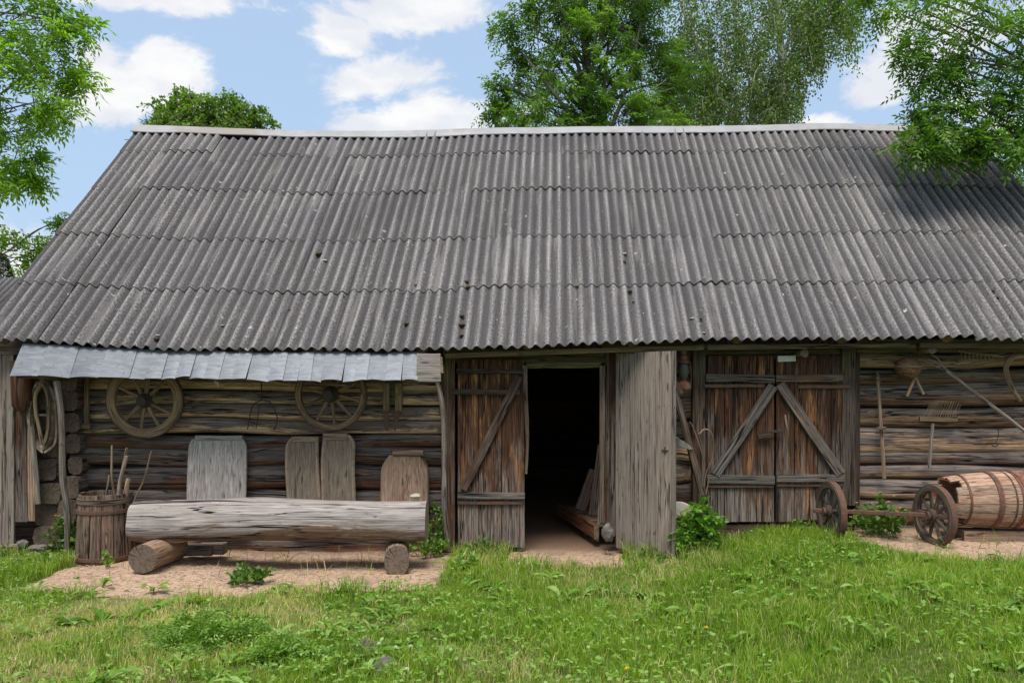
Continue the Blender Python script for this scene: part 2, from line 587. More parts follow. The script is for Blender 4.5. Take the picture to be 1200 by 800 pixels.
M['shade'] = simple('dark_interior', (.06, .05, .04), (.08, .065, .05), 5, 0.95)
M['floor'] = simple('barn_floor_dirt', (.20, .125, .085), (.27, .175, .12), 18, 0.95, bump=0.6, d=8)
M['glass'] = simple('sooty_glass', (.07, .06, .05), (.12, .10, .085), 12, 0.4, bump=0.0)

# galvanised strips
mt, t, bs = mat_new('galvanised_strip')
gc = t.attr('gc').outputs['Vector']
axs = t.sep(t.attr('ax').outputs['Vector'])
n = t.noise(t.sc(gc, (6, 60, 6)), 1.0, 5, 0.6)
n2_ = t.noise(gc, 9.0, 4, 0.6)
col = t.mix(t.ss(n, .3, .7), (.10, .112, .13), (.165, .18, .20))
col = t.mix(t.ss(n2_, .56, .68), col, (.12, .135, .16))
col = t.mix(t.ss(t.noise(gc, 26.0, 3, 0.6), .60, .70), col, (.10, .075, .055))
cb = t.n('ShaderNodeCombineColor')
vv_ = t.lin(axs[0], 0, 1, .84, 1.1)
for i in range(3):
    t.put(cb.inputs[i], vv_)
col = t.mix(1.0, col, cb.outputs[0], 'MULTIPLY')
t.put(bs.inputs['Base Color'], col)
bs.inputs['Metallic'].default_value = 0.25
bs.inputs['Roughness'].default_value = 0.55
bp = t.n('ShaderNodeBump')
bp.inputs['Strength'].default_value = 0.3
bp.inputs['Distance'].default_value = 0.006
t.put(bp.inputs['Height'], n2_)
t.put(bs.inputs['Normal'], bp.outputs[0])
M['zinc'] = mt

# ridge flashing
M['cap'] = simple('ridge_metal', (.27, .265, .27), (.33, .325, .33), 3, 0.6, 0.15, bump=0.1, c3=(.25, .22, .20))

# asbestos cement sheets
mt, t, bs = mat_new('asbestos_cement')
gc = t.attr('gc').outputs['Vector']
axs = t.sep(t.attr('ax').outputs['Vector'])
pos = t.n('ShaderNodeNewGeometry').outputs['Position']
sp = t.noise(t.sc(gc, (1, 0.7, 1)), 60.0, 5, 0.8)
sp2 = t.noise(t.sc(gc, (1, 1, 1), (3, 3, 3)), 210.0, 2, 0.6)
strk = t.noise(t.sc(gc, (42, 0.9, 1)), 1.0, 6, 0.66, 0.2)
lrg = t.noise(pos, 0.8, 4, 0.6, 0.4)
col = t.mix(t.ss(sp, .36, .64), (.030, .027, .028), (.315, .29, .28))
col = t.mix(t.m('MULTIPLY', t.ss(strk, .52, .74), 0.55), col, (.33, .315, .315))
col = t.mix(t.m('MULTIPLY', t.ss(strk, .47, .30), 0.75), col, (.05, .048, .052))
col = t.mix(t.m('MULTIPLY', t.ss(lrg, .45, .62), 0.35), col, (.085, .085, .095))
col = t.mix(t.m('MULTIPLY', t.ss(sp2, .58, .68), 0.7), col, (.42, .40, .38))
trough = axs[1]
col = t.mix(t.m('MULTIPLY', trough, 0.84), col, (.026, .024, .025))       # sheet colour darkens towards the valleys
wv = t.noise(t.sc(gc, (8.7, 0.55, 1), (3, 1, 1)), 1.0, 3, 0.6)
col = t.mix(t.m('MULTIPLY', t.ss(wv, .50, .66), 0.40), col, (.07, .066, .068))
col = t.mix(t.m('MULTIPLY', t.ss(wv, .46, .34), 0.25), col, (.36, .335, .315))
stn = t.noise(t.sc(gc, (2.6, 1.1, 1), (9, 4, 1)), 1.0, 5, 0.65, 0.6)
col = t.mix(t.m('MULTIPLY', t.ss(stn, .55, .68), 0.45), col, (.075, .07, .062))
dv = t.m('MULTIPLY', t.ss(t.noise(t.sc(gc, (1, 1, 1), (8, 8, 2)), 9.0, 4, 0.7), .655, .70), 0.7)
col = t.mix(dv, col, (.55, .53, .50))
mossy = t.m('MULTIPLY', t.ss(t.noise(pos, 9.0, 5, 0.7), .66, .74), 0.6)
col = t.mix(mossy, col, (.13, .12, .06))
cb = t.n('ShaderNodeCombineColor')
vv_ = t.lin(axs[0], 0, 1, .90, 1.12)
for i in range(3):
    t.put(cb.inputs[i], vv_)
col = t.mix(1.0, col, cb.outputs[0], 'MULTIPLY')
t.put(bs.inputs['Base Color'], col)
bs.inputs['Roughness'].default_value = 0.82
bs.inputs['Specular IOR Level'].default_value = 0.3
bp = t.n('ShaderNodeBump')
bp.inputs['Strength'].default_value = 0.7
bp.inputs['Distance'].default_value = 0.006
t.put(bp.inputs['Height'], sp)
t.put(bs.inputs['Normal'], bp.outputs[0])
M['roof'] = mt


def leafmat(name, c1, c2, c3=None, trans=0.35, rough=0.5, straw=None):
    mt, t, bs = mat_new(name)
    axs = t.sep(t.attr('ax').outputs['Vector'])
    col = t.mix(axs[0], c1, c2)
    if c3:
        col = t.mix(t.ss(axs[1], .55, .95), col, c3)
    if straw:
        col = t.mix(axs[2], col, straw)
    t.put(bs.inputs['Base Color'], col)
    bs.inputs['Roughness'].default_value = rough
    bs.inputs['Specular IOR Level'].default_value = 0.35
    tr = t.n('ShaderNodeBsdfTranslucent')
    t.put(tr.inputs[0], t.mix(1.0, col, (1.25, 1.35, 0.6), 'MULTIPLY'))
    mx = t.n('ShaderNodeMixShader')
    mx.inputs[0].default_value = trans
    t.t.links.new(bs.outputs[0], mx.inputs[1])
    t.t.links.new(tr.outputs[0], mx.inputs[2])
    t.t.links.new(mx.outputs[0], t.t.nodes['Material Output'].inputs[0])
    return mt


M['grass'] = leafmat('grass_blades', (.095, .205, .012), (.275, .41, .03), (.39, .50, .09), 0.5, 0.5, straw=(.74, .62, .34))
M['weed'] = leafmat('weed_leaves', (.075, .18, .015), (.19, .33, .03), (.28, .41, .11), 0.35, 0.45)
M['bush'] = leafmat('bush_leaves', (.07, .17, .016), (.17, .33, .035), None, 0.4, 0.45)
M['nettle'] = leafmat('nettle_leaves', (.045, .12, .014), (.13, .22, .03), None, 0.3, 0.5)
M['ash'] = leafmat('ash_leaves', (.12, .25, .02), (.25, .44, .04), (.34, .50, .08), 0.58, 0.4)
M['ashdark'] = leafmat('dark_ash_leaves', (.06, .145, .018), (.16, .30, .035), (.22, .35, .07), 0.52, 0.4)  # deeper leaf green for the middle and right ash trees
M['birch'] = leafmat('birch_leaves', (.055, .115, .022), (.15, .25, .05), (.24, .33, .11), 0.45, 0.4)
M['maple'] = leafmat('maple_leaves', (.085, .18, .015), (.19, .33, .03), None, 0.4, 0.45)
M['spruce'] = leafmat('spruce_needles', (.03, .06, .02), (.06, .10, .03), None, 0.15, 0.6)
M['yellow'] = leafmat('yellow_petals', (.75, .50, .02), (.85, .62, .05), None, 0.2, 0.5)
M['white'] = leafmat('seed_heads', (.55, .56, .50), (.70, .71, .66), None, 0.2, 0.6)
M['bark'] = simple('bark', (.085, .07, .055), (.16, .14, .115), 18, 0.9, bump=0.8)
M['birchbark'] = simple('birch_bark', (.36, .35, .32), (.62, .60, .56), 6, 0.8, bump=0.3, c3=(.10, .09, .08))
M['stem'] = leafmat('green_stem', (.07, .13, .03), (.12, .18, .05), None, 0.1, 0.6)

# ------------------------------------------------------------------ ground
def gz(x, y):
    x = np.asarray(x, float)
    y = np.asarray(y, float)
    z = -0.05 + 0.215 * sstep(x, 1.0, 3.0) + 0.05 * sstep(x, 4, 9)
    q = np.stack([x * 0.9, y * 0.9, x * 0], -1)
    q2 = np.stack([x * 4, y * 4, x * 0], -1)
    near = sstep(y, 8.6, 8.0)
    return z + near * (0.025 * vn(q, 3) + 0.010 * vn(q2, 5)) + 0.03 * np.exp(-((x + 2.6) / 2.2) ** 2 - ((y - 7.15) / 0.5) ** 2)


def bare(x, y):
    """0 = turf, 1 = trodden sand"""
    q = np.stack([x * 1.6, y * 1.6, x * 0], -1)
    w_ = fbm(q, 11, 3) * 0.22 + fbm(q * 4, 15, 2) * 0.07
    yf = 6.42 + 0.25 * sstep(x, -2.2, -0.6) + 0.25 * sstep(-x, 3.6, 4.3)
    a = sstep(y, yf - 0.12, yf + 0.12 - w_ * 0.01 + 0) if False else sstep(y + w_, yf - 0.06, yf + 0.10)
    a = a * sstep(x + w_, -4.25, -4.0) * (1 - sstep(x + w_ * 0.6, -0.72, -0.48))
    yb = 7.15 + 0.2 * (1 - sstep(x, 3.7, 4.6))
    b = sstep(y + w_ * 0.7, 6.72 + 0.5 * (1 - sstep(x, 3.2, 4.0)), 6.90 + 0.5 * (1 - sstep(x, 3.2, 4.0))) * sstep(x + w_, 3.15, 3.4) * (1 - sstep(x + w_, 7, 7.3))
    c = sstep(y + w_ * 0.7, 7.32, 7.52) * sstep(x + w_ * 0.5, -0.12, 0.1) * (1 - sstep(x + w_ * 0.5, 0.98, 1.15))
    d = np.exp(-((x - 1.47) / 0.22) ** 2 - ((y - 7.5) / 0.16) ** 2)
    e = sstep(y, 8.05, 8.2)
    f_ = sstep(y + w_, 7.7, 7.9) * (1 - sstep(x + w_, -4.6, -4.3))
    return np.clip(np.maximum.reduce([a, b, c, d * 1.1, e, f_]), 0, 1)


def dry(x, y):
    q = np.stack([x * 1.1, y * 1.4, x * 0], -1)
    n = fbm(q, 31, 3)
    return np.clip(sstep(n, -0.05, 0.4) * (0.42 + 0.5 * sstep(-x, -1.0, 2.5)) + 0.4 * sstep(-x, 1.6, 3.4) * sstep(-y, -6.3, -5.0), 0, 1)


def axis(lo, a, b, hi, st, g=1.35):
    core = np.arange(a, b + 1e-6, st)
    o, s, left = a, st, []
    while o > lo:
        s *= g
        o -= s
        left.append(max(o, lo))
    o, s, right = b, st, []
    while o < hi:
        s *= g
        o += s
        right.append(min(o, hi))
    return np.concatenate([left[::-1], core, right])


gx = axis(-400, -7.5, 8.0, 400, 0.06)
gy = axis(-60, 2.6, 8.8, 600, 0.06)
GX, GY = np.meshgrid(gx, gy)
GZ = gz(GX, GY)
BR = bare(GX, GY)
GZ = GZ + 0.012 * BR * fbm(np.stack([GX * 9, GY * 9, GX * 0], -1), 8, 3) - 0.01 * BR
V = np.stack([GX, GY, GZ], -1).reshape(-1, 3)
ny_, nx_ = GX.shape
ii = (np.arange(ny_ - 1)[:, None] * nx_ + np.arange(nx_ - 1)[None]).ravel()
quads = np.stack([ii, ii + 1, ii + 1 + nx_, ii + nx_], 1)
mt, t, bs = mat_new('turf_and_sand')
ax_ = t.sep(t.attr('ax').outputs['Vector'])
pos = t.n('ShaderNodeNewGeometry').outputs['Position']
nA = t.noise(pos, 26.0, 6, 0.65)
nB = t.noise(pos, 120.0, 3, 0.6)
nC = t.noise(t.sc(pos, (90, 22, 20)), 1.0, 3, 0.6, 2.5)
turf = t.mix(t.ss(nA, .35, .65), (.06, .09, .02), (.13, .16, .04))
turf = t.mix(t.m('MULTIPLY', ax_[1], 0.7), turf, (.22, .19, .10))
sand = t.mix(t.ss(nA, .36, .62), (.33, .21, .145), (.53, .37, .26))
sand = t.mix(t.ss(nC, .54, .66), sand, (.66, .51, .36))
sand = t.mix(t.ss(nC, .36, .26), sand, (.21, .14, .10))
sand = t.mix(t.ss(nB, .58, .68), sand, (.17, .11, .08))
sand = t.mix(t.m('MULTIPLY', t.ss(t.noise(pos, 3.5, 4, 0.6), .52, .66), 0.7), sand, (.26, .19, .13))
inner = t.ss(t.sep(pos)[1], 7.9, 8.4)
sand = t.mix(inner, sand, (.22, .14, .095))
t.put(bs.inputs['Base Color'], t.mix(t.ss(t.m('ADD', ax_[0], t.m('MULTIPLY', t.m('SUBTRACT', nA, .5), .6)), .35, .65), turf, sand))
bs.inputs['Roughness'].default_value = 0.95
bs.inputs['Specular IOR Level'].default_value = 0.1
bp = t.n('ShaderNodeBump')
bp.inputs['Strength'].default_value = 0.9
bp.inputs['Distance'].default_value = 0.02
t.put(bp.inputs['Height'], t.m('ADD', nA, t.m('MULTIPLY', nC, 0.5)))
t.put(bs.inputs['Normal'], bp.outputs[0])
M['ground'] = mt
gr = fast('ground', V, quads, np.zeros((0, 3), int), mt, rnd=np.stack([BR.ravel(), dry(GX, GY).ravel(), BR.ravel() * 0], 1), kind='structure')

# ------------------------------------------------------------------ the barn
barn = thing('log_barn', 'long weathered log barn with a corrugated grey roof and an open dark doorway', 'barn', (0, 8.4, 0))
YE, YR, SHX = 7.8, 11.15, 0.20
XL, XR = -5.26, 6.24


def shx(x):
    # the sheets fan out a little: square at the left gable, leaning right further on
    return 0.02 + 0.18 * sstep(np.asarray(x, float), -5.3, -1.5)
epx = np.array([-100, 5, 45, 90, 150, 230, 300, 400, 450, 490, 540, 600, 650, 745, 800, 880, 1000, 1070, 1200, 1400])
epy = np.array([401, 402, 403, 406, 409, 411, 413, 412.5, 414, 411.5, 411, 408.6, 407, 404.5, 401.5, 400.5, 400, 398.5, 399.5, 400])
rpx = np.array([100, 165, 350, 440, 500, 570, 700, 800, 900, 950, 1000, 1050, 1200])
rpy = np.array([149, 150, 156.5, 157.5, 156, 153.5, 152, 151.5, 150, 148, 148.5, 150, 157])


def eave_z(x):
    return PZ(np.interp(600 + x * F / YE, epx, epy), YE) + 0.01


def ridge_z(x):
    return PZ(np.interp(600 + x * F / YR, rpx, rpy), YR) - 0.03


SL = math.atan2(3.13, 3.35)
RN = np.array([0, -math.sin(SL), math.cos(SL)])


def roofpt(x, t, off=0.0):
    x = np.asarray(x, float)
    t = np.asarray(t, float)
    xr = x + shx(x)
    X = x * (1 - t) + xr * t
    Y = YE * (1 - t) + YR * t
    sag = 0.035 * np.sin(np.pi * t) * vn(np.stack([x * 0.55, t * 1.3, x * 0], -1), 77)
    Z = eave_z(x) * (1 - t) + ridge_z(xr) * t
    return np.stack([X, Y + RN[1] * (off + sag), Z + RN[2] * (off + sag)], -1)


roof = MB()
PITCH = 0.115
SW = PITCH * 5
rows = [0.0, 0.2065, 0.414, 0.644, 0.858, 1.0]
RLEN = 4.585


def sheet(x0, x1, t0, t1, lift=0.012, seed=0, drop=0.0, skew=0.0, side=0.006):
    nx = max(4, int(round((x1 - x0) / PITCH * 12)))
    nt = 7
    xs = np.linspace(x0, x1, nx + 1)
    ts = np.linspace(t0, t1, nt)
    XX, TT = np.meshgrid(xs, ts)
    fr = (TT - t0) / (t1 - t0)
    ph = 2 * np.pi * (XX / PITCH)
    hgt = 0.0225 * np.cos(ph) + lift * (1 - fr) + side * (XX - x0) / (x1 - x0) + 0.003 * vn(np.stack([XX * 3, TT * 20, XX * 0 + seed], -1), 9)
    TT2 = TT - (drop + skew * (XX - x0)) * (1 - fr) + (1 - fr) * 0.0007 * vn(np.stack([XX * 30, XX * 0, XX * 0], -1), seed)
    P = roofpt(XX, TT2, hgt + 0.02)
    lip = P[0] - RN * 0.009
    back = P[1] - RN * 0.009
    Pv = np.concatenate([back.reshape(-1, 3), lip.reshape(-1, 3), P.reshape(-1, 3)])
    r = random.random()
    gx_ = np.concatenate([XX[1], XX[0], XX.ravel()])
    gy_ = np.concatenate([TT[0], TT[0], TT.ravel()]) * RLEN
    g = np.stack([gx_ + r * 3, gy_ + r * 5, np.zeros_like(gx_)], 1)
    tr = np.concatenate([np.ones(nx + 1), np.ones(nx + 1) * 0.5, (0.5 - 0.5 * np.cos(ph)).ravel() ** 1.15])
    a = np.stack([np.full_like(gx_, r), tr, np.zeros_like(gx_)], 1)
    f = []
    n = nx + 1
    for i in range(nt + 1):
        for j in range(nx):
            f.append((i * n + j, i * n + j + 1, (i + 1) * n + j + 1, (i + 1) * n + j))
    roof.add(Pv, f, g, a)


for ri in range(5):
    t0, t1 = rows[ri], rows[ri + 1]
    k = 0
    x = XL
    while x < XR - 0.05:
        x1 = min(x + SW, XR)
        gapx = (ri == 4 and k == 2)
        ts, te = t0 - 0.004 * random.random(), t1 + 0.03
        if ri == 4:
            te = 1.0
        if gapx:                                            # the slipped sheet that leaves a dark slot under the ridge
            sheet(x, x1, t0 - 0.055, 0.955, 0.006, k)
        else:
            sheet(x, x1 + 0.03, ts, te, random.uniform(.009, .017), k, drop=random.uniform(-0.003, 0.004), skew=random.uniform(-0.006, 0.006), side=random.choice((.002, .003, .004, .006, .014)))
        x = x1
        k += 1
# back slope, plain sheets
for ri in range(4):
    for (xa, xb) in ((XL, 0.4), (0.4, XR)):
        nx = int((xb - xa) / PITCH * 6)
        xs = np.linspace(xa, xb, nx + 1)
        xs = xs + shx(xs)
        ts = np.array([ri / 4, (ri + 1) / 4 + 0.02])
        XX, TT = np.meshgrid(xs, ts)
        hh = 0.0165 * np.cos(2 * np.pi * XX / PITCH) + 0.02
        Z = ridge_z(XX) * 1.0 - TT * 3.13 + hh * RN[2]
        P = np.stack([XX, YR + TT * 3.35 + hh * 0.6, Z], -1).reshape(-1, 3)
        n = nx + 1
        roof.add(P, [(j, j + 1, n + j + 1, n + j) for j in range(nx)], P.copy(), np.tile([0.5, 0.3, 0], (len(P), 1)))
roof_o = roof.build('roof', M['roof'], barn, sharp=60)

# ridge flashing: overlapping bent strips
cap = MB()
xs = np.arange(XL - 0.02, XR + SHX + 0.1, 1.95)
for i, x0 in enumerate(xs):
    x1 = min(x0 + 2.0, XR + SHX + 0.06)
    xx = np.linspace(x0, x1, 16)
    zr = ridge_z(xx) + 0.072 + 0.004 * vn(np.stack([xx * 3, xx * 0, xx * 0], -1), i) + 0.003 * i % 0.006
    fr = 0.135 + 0.012 * vn(np.stack([xx * 2, xx * 0 + 3, xx * 0], -1), 5)
    A = np.stack([xx, YR - fr, zr - fr * 0.95], -1)
    A2 = np.stack([xx, YR - fr + 0.004, zr - fr * 0.95 - 0.012], -1)
    B = np.stack([xx, np.full_like(xx, YR), zr], -1)
    D = np.stack([xx, YR + fr, zr - fr * 0.95], -1)
    P = np.concatenate([A2, A, B, D])
    n = len(xx)
    cap.add(P, [(r * n + j, r * n + j + 1, (r + 1) * n + j + 1, (r + 1) * n + j) for r in range(3) for j in range(n - 1)])
cap.build('ridge_cap', M['cap'], barn, sharp=30)

# moss clumps, bird lime and broken bits on the roof
def blob(mb, c, r, n=(RN), seed=0, flat=0.4, k=7, m=10, noise=0.35):
    c = np.asarray(c, float)
    th = np.linspace(0, math.pi, k)
    ph = np.arange(m) / m * 2 * math.pi
    D = np.stack([np.sin(th)[:, None] * np.cos(ph)[None], np.sin(th)[:, None] * np.sin(ph)[None], np.cos(th)[:, None] * np.ones(m)[None]], -1)
    rr = r * (1 + noise * fbm(D * 1.7 + seed, seed % 50, 2))
    if np.isscalar(flat):
        flat = (1, 1, flat)
    P = D * rr[..., None] * np.array(flat)
    P = P + c
    f = [(i * m + j, i * m + (j + 1) % m, (i + 1) * m + (j + 1) % m, (i + 1) * m + j) for i in range(k - 1) for j in range(m)]
    mb.add(P.reshape(-1, 3), [q[::-1] for q in f])


def roof_at(px, py):
    # point of the roof plane seen at that pixel
    best_ = None
    for t_ in np.linspace(0, 1, 200):
        Y = YE * (1 - t_) + YR * t_
        X = PX(px, Y) - shx(PX(px, Y)) * t_
        P = roofpt(X, t_, 0.03)
        d_ = abs(PZ(py, Y) - P[2])
        if best_ is None or d_ < best_[0]:
            best_ = (d_, P)
    return best_[1]


MM = simple('dark_moss', (.035, .028, .02), (.10, .055, .03), 40, .95, bump=.8)
ML = simple('pale_lichen', (.30, .285, .26), (.42, .40, .36), 40, .95, bump=.5)
for (px_, py_, r_) in [(375, 298, .05), (341, 363, .03), (272, 372, .022), (185, 397, .035), (477, 380, .035), (541, 371, .035), (547, 330, .035), (549, 337, .03),
                       (541, 380, .045), (541, 393, .03), (731, 308, .035), (817, 382, .03), (676, 336, .025), (738, 341, .03), (742, 354, .02), (1160, 341, .04), (1166, 349, .03), (1180, 372, .03), (1186, 385, .025),
                       (403, 348, .02), (488, 334, .025), (821, 373, .02)]:
    mossb = MB()
    blob(mossb, roof_at(px_, py_), r_ * 0.8, seed=int(px_), flat=0.6)
    mossb.build('moss_clump', MM, barn)
for (px_, py_, r_) in [(380, 305, .055), (731, 297, .05), (728, 304, .05), (617, 330, .035), (619, 290, .03), (812, 372, .045), (817, 378, .05), (824, 388, .03), (679, 357, .03),
                       (678, 277, .03), (478, 377, .03), (767, 300, .03), (185, 392, .04), (261, 380, .03), (1163, 345, .025)]:
    litb = MB()
    blob(litb, roof_at(px_, py_) - RN * 0.012, r_ * 0.7, seed=int(px_) + 1, flat=0.35)
    litb.build('lichen_patch', ML, barn)

# walls of stacked logs --------------------------------------------------------
YW = 8.36                                                   # axis of the front logs
LSEC = circ(18, 0.14, 1.0, 0.62)


def logwall(mb, xa, xb, bounds, y=YW, depth=0.135, rag=0.0, ysee=8.24, tones=None):
    for i in range(len(bounds) - 1):
        z1, z0 = PZ(bounds[i], ysee), PZ(bounds[i + 1], ysee)
        h = (z1 - z0) / 2
        k = max(8, int((xb - xa) / 0.10))
        xe0 = xa + random.uniform(-rag, rag)
        xe1 = xb + random.uniform(-rag, rag)
        P = line((xe0, y + random.uniform(-.012, .012), (z0 + z1) / 2 + random.uniform(-.008, .008)), (xe1, y + random.uniform(-.012, .012), (z0 + z1) / 2 + random.uniform(-.008, .008)), k, 0.030)
        taper = np.linspace(random.uniform(.94, 1.06), random.uniform(.94, 1.06), k)
        sec = circ(22, depth, h * 1.05, 0.52)
        sweep(mb, P, sec, (0, 0, 1), taper, jit=0.022, jf=3.6, rnd=(tones[i] if tones else None))


lw = MB()
logwall(lw, PX(86, 8.24), PX(521, 8.24), [441, 457.5, 475, 491.5, 508.5, 524, 547, 574, 600, 626, 652], rag=0.03, tones=[.95, .9, .85, .98, .1, .3, .2, .35, .25, .4])
lw.build('log_wall', M['log_left'], barn)
mw = MB()
logwall(mw, PX(790, 8.24), PX(816, 8.24), [404, 422, 440, 466, 492, 516, 541, 566, 592, 618], rag=0.0)
mw.build('log_wall', M['log'], barn)
rw = MB()
logwall(rw, PX(1002, 8.24), 6.30, [413, 432.5, 450, 477, 499, 529, 544, 561, 585, 612, 634], rag=0.01, tones=[.95, .25, .45, .5, .9, .3, .6, .75, .4, .8])
rw.build('log_wall', M['log'], barn)
# corner: ends of the cross logs
ce = MB()
yy = 436.0
while yy < 655:
    for cx_, wd_, yo in ((84, 10, 0), ):
        r_ = 0.085 * random.uniform(.85, 1.15)
        x_ = PX(cx_ + random.uniform(-3, 3), 8.1)
        z_ = PZ(yy + 10, 8.1)
        sweep(ce, line((x_, 8.5, z_), (x_, 8.08 + random.uniform(-.05, .05), z_), 4), circ(12, r_, r_ * 1.2, 0.6), (0, 0, 1), jit=.015, jf=5)
    yy += random.uniform(23, 27)
yy = 430.0
while yy < 650:
    x_ = PX(59 + random.uniform(-5, 5), 8.15)
    z_ = PZ(yy + 11, 8.15)
    wd_ = random.uniform(.10, .15)
    sweep(ce, line((x_, 8.6, z_), (x_, 8.12 + random.uniform(-.06, .06), z_), 4), circ(12, wd_, 0.11, 0.5), (0, 0, 1), jit=.02, jf=5)
    yy += random.uniform(23, 29)
ce.build('corner_log_end', M['log_end'], barn)

# side, back and gable walls
for (x_, ) in ((-4.75,), (6.25,)):
    sw = MB()
    for i in range(9):
        sweep(sw, line((x_, 8.55, 0.05 + i * 0.235), (x_, 14.0, 0.05 + i * 0.235), 24, 0.012), circ(14, 0.13, 0.135, .6), (0, 0, 1), jit=.01, jf=3)
    sw.build('side_wall', M['log'], barn)
sw = MB()
for i in range(9):
    sweep(sw, line((-4.9, 13.9, 0.05 + i * 0.235), (6.4, 13.9, 0.05 + i * 0.235), 30, 0.012), circ(14, 0.13, 0.135, .6), (0, 0, 1), jit=.01, jf=3)
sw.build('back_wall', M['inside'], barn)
for x_ in (-4.85, 6.3):
    gb = MB()
    for k in range(24):
        y0 = 8.2 + k * 0.245
        top = 2.06 + min(y0 - YE, 2 * YR - YE - y0) * (3.13 / 3.35) - 0.1
        if top > 2.0:
            sweep(gb, line((x_, y0 + .12, 1.95), (x_, y0 + .12, top), 5), rect(0.235, 0.025, .003), (0, 1, 0) if False else (1, 0, 0), jit=.002)
    gb.build('gable_boards', M['pale'], barn)
# eave beams, rafters' ends, soffit
bm_ = MB()
hplank(bm_, PX(-60, 8.25), PX(1004, 8.25) * 0 + PX(528, 8.25), PZ(441, 8.25), PZ(425, 8.25), 8.25, .16, 30)
hplank(bm_, PX(533, 8.22), PX(716, 8.22), PZ(425.5, 8.22), PZ(408, 8.22), 8.24, .16, 14)
hplank(bm_, PX(617, 8.16), PX(704, 8.16), PZ(431, 8.16), PZ(424.5, 8.16), 8.17, .05, 8, tilt=.01)
hplank(bm_, PX(704, 8.22), PX(815, 8.22), PZ(412, 8.22), PZ(398, 8.22), 8.26, .16, 10)
hplank(bm_, PX(812, 8.2), PX(990, 8.2), PZ(415.5, 8.2), PZ(402.5, 8.2), 8.20, .14, 14)
hplank(bm_, PX(1001, 8.2), 6.45, PZ(413, 8.2), PZ(397, 8.2), 8.22, .16, 16)
for x_ in (PX(620, 8.2), PX(420, 8.2), PX(1100, 8.2)):
    pass
bm_.build('lintel_beam', M['beam'], barn)
fb = MB()
for xa, xb in ((XL + .05, -3.2), (-3.15, -.7), (-.66, 1.9), (1.94, 4.0), (4.05, XR - .05)):
    za, zb_ = float(eave_z(xa)) - .055, float(eave_z(xb)) - .055
    sweep(fb, line((xa, YE + .10, za), (xb, YE + .10, zb_), 10, .004), rect(.03, .05, .004), (0, 0, 1), jit=.002)
    za, zb_ = float(eave_z(xa)) + .36, float(eave_z(xb)) + .36
    sweep(fb, line((xa, 8.36, za), (xb, 8.36, zb_), 10, .004), rect(.16, .14, .01), (0, 0, 1), jit=.004)
fb.build('eave_batten', M['post'], barn)
rf = MB()
for i, x_ in enumerate(np.arange(-5.1, 6.3, 1.05)):
    a0 = roofpt(x_, 0.03, -0.10)
    a1 = roofpt(x_, 0.99, -0.10)
    sweep(rf, line(a0, a1, 8, .006), circ(10, .055), (0, 0, 1), jit=.006)
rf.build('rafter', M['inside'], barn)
for (px_, py_, r_, yb_) in ((605, 413, .032, 7.95), (943, 413.5, .045, 7.95), (1093, 408, .05, 7.92), (48, 442, .035, 7.78), (419, 451, .028, 8.0), (802, 411, .032, 7.95)):
    be = MB()
    c_ = P3(px_, py_, yb_)
    sweep(be, line(c_ + np.array([0, .55, .0]), c_, 5, .003), circ(12, r_ * .9, r_ * 1.05), (0, 0, 1), jit=.006, jf=9)
    be.build('beam_end', M['block'], barn)

# door posts
def post(px0, px1, py0, py1, y, mat='post', t=.09, name='door_post'):
    mb = MB()
    vplank(mb, PX(px0, y - t / 2), PX(px1, y - t / 2), PZ(py1, y - t / 2), PZ(py0, y - t / 2), y, t, 14, .004)
    return mb.build(name, M[mat], barn)


post(517, 533, 409, 646, 8.20)
post(703, 709, 428, 612, 8.12, 'stave', .05)
post(709, 714, 408, 628, 8.17, 'post', .06)
post(714, 722, 410, 628, 8.20, 'door')
post(812, 827, 409, 607, 8.17)
post(987, 1003, 402, 592, 8.14)
post(1002.5, 1008, 408, 600, 8.24, 'brace')
post(827, 831, 416, 560, 8.16, 'brace', .03)


# left door leaf, shut -------------------------------------------------------
def leaf_parts(name, label, planks, y, mat, rails, diag=None, irons=(), extra=None):
    """planks [(px0,px1,py0,py1)]; the leaf hangs on the barn"""
    d = MB()
    for (a, b, c0, c1) in planks:
        vplank(d, PX(a + .35, y), PX(b - .35, y), PZ(c1, y), PZ(c0, y), y + .012 + random.uniform(-.003, .003), .025, 12, .0025)
    o = d.build(name, M[mat], barn, sharp=25)
    if label:
        o['label'] = label
    for (xa, xb, ya, yb_, tl, mm) in rails:
        r = MB()
        hplank(r, PX(xa, y - .04), PX(xb, y - .04), PZ(yb_, y - .04), PZ(ya, y - .04), y - .022, .035, 10, .003, tl)
        r.build('rail', M[mm], o, sharp=25)
    for (x0, y0, x1, y1, wd, mm) in (diag or ()):
        r = MB()
        dplank(r, P3(x0, y0, y - .03), P3(x1, y1, y - .03), wd, .034)
        r.build('brace', M[mm], o, sharp=25)
    for (xa, xb, ya, yb_) in irons:
        r = MB()
        hplank(r, PX(xa, y - .03), PX(xb, y - .03), PZ(yb_, y - .03), PZ(ya, y - .03), y - .018, .012, 10, .001)
        r.build('strap_hinge', M['rust'], o)
    return o


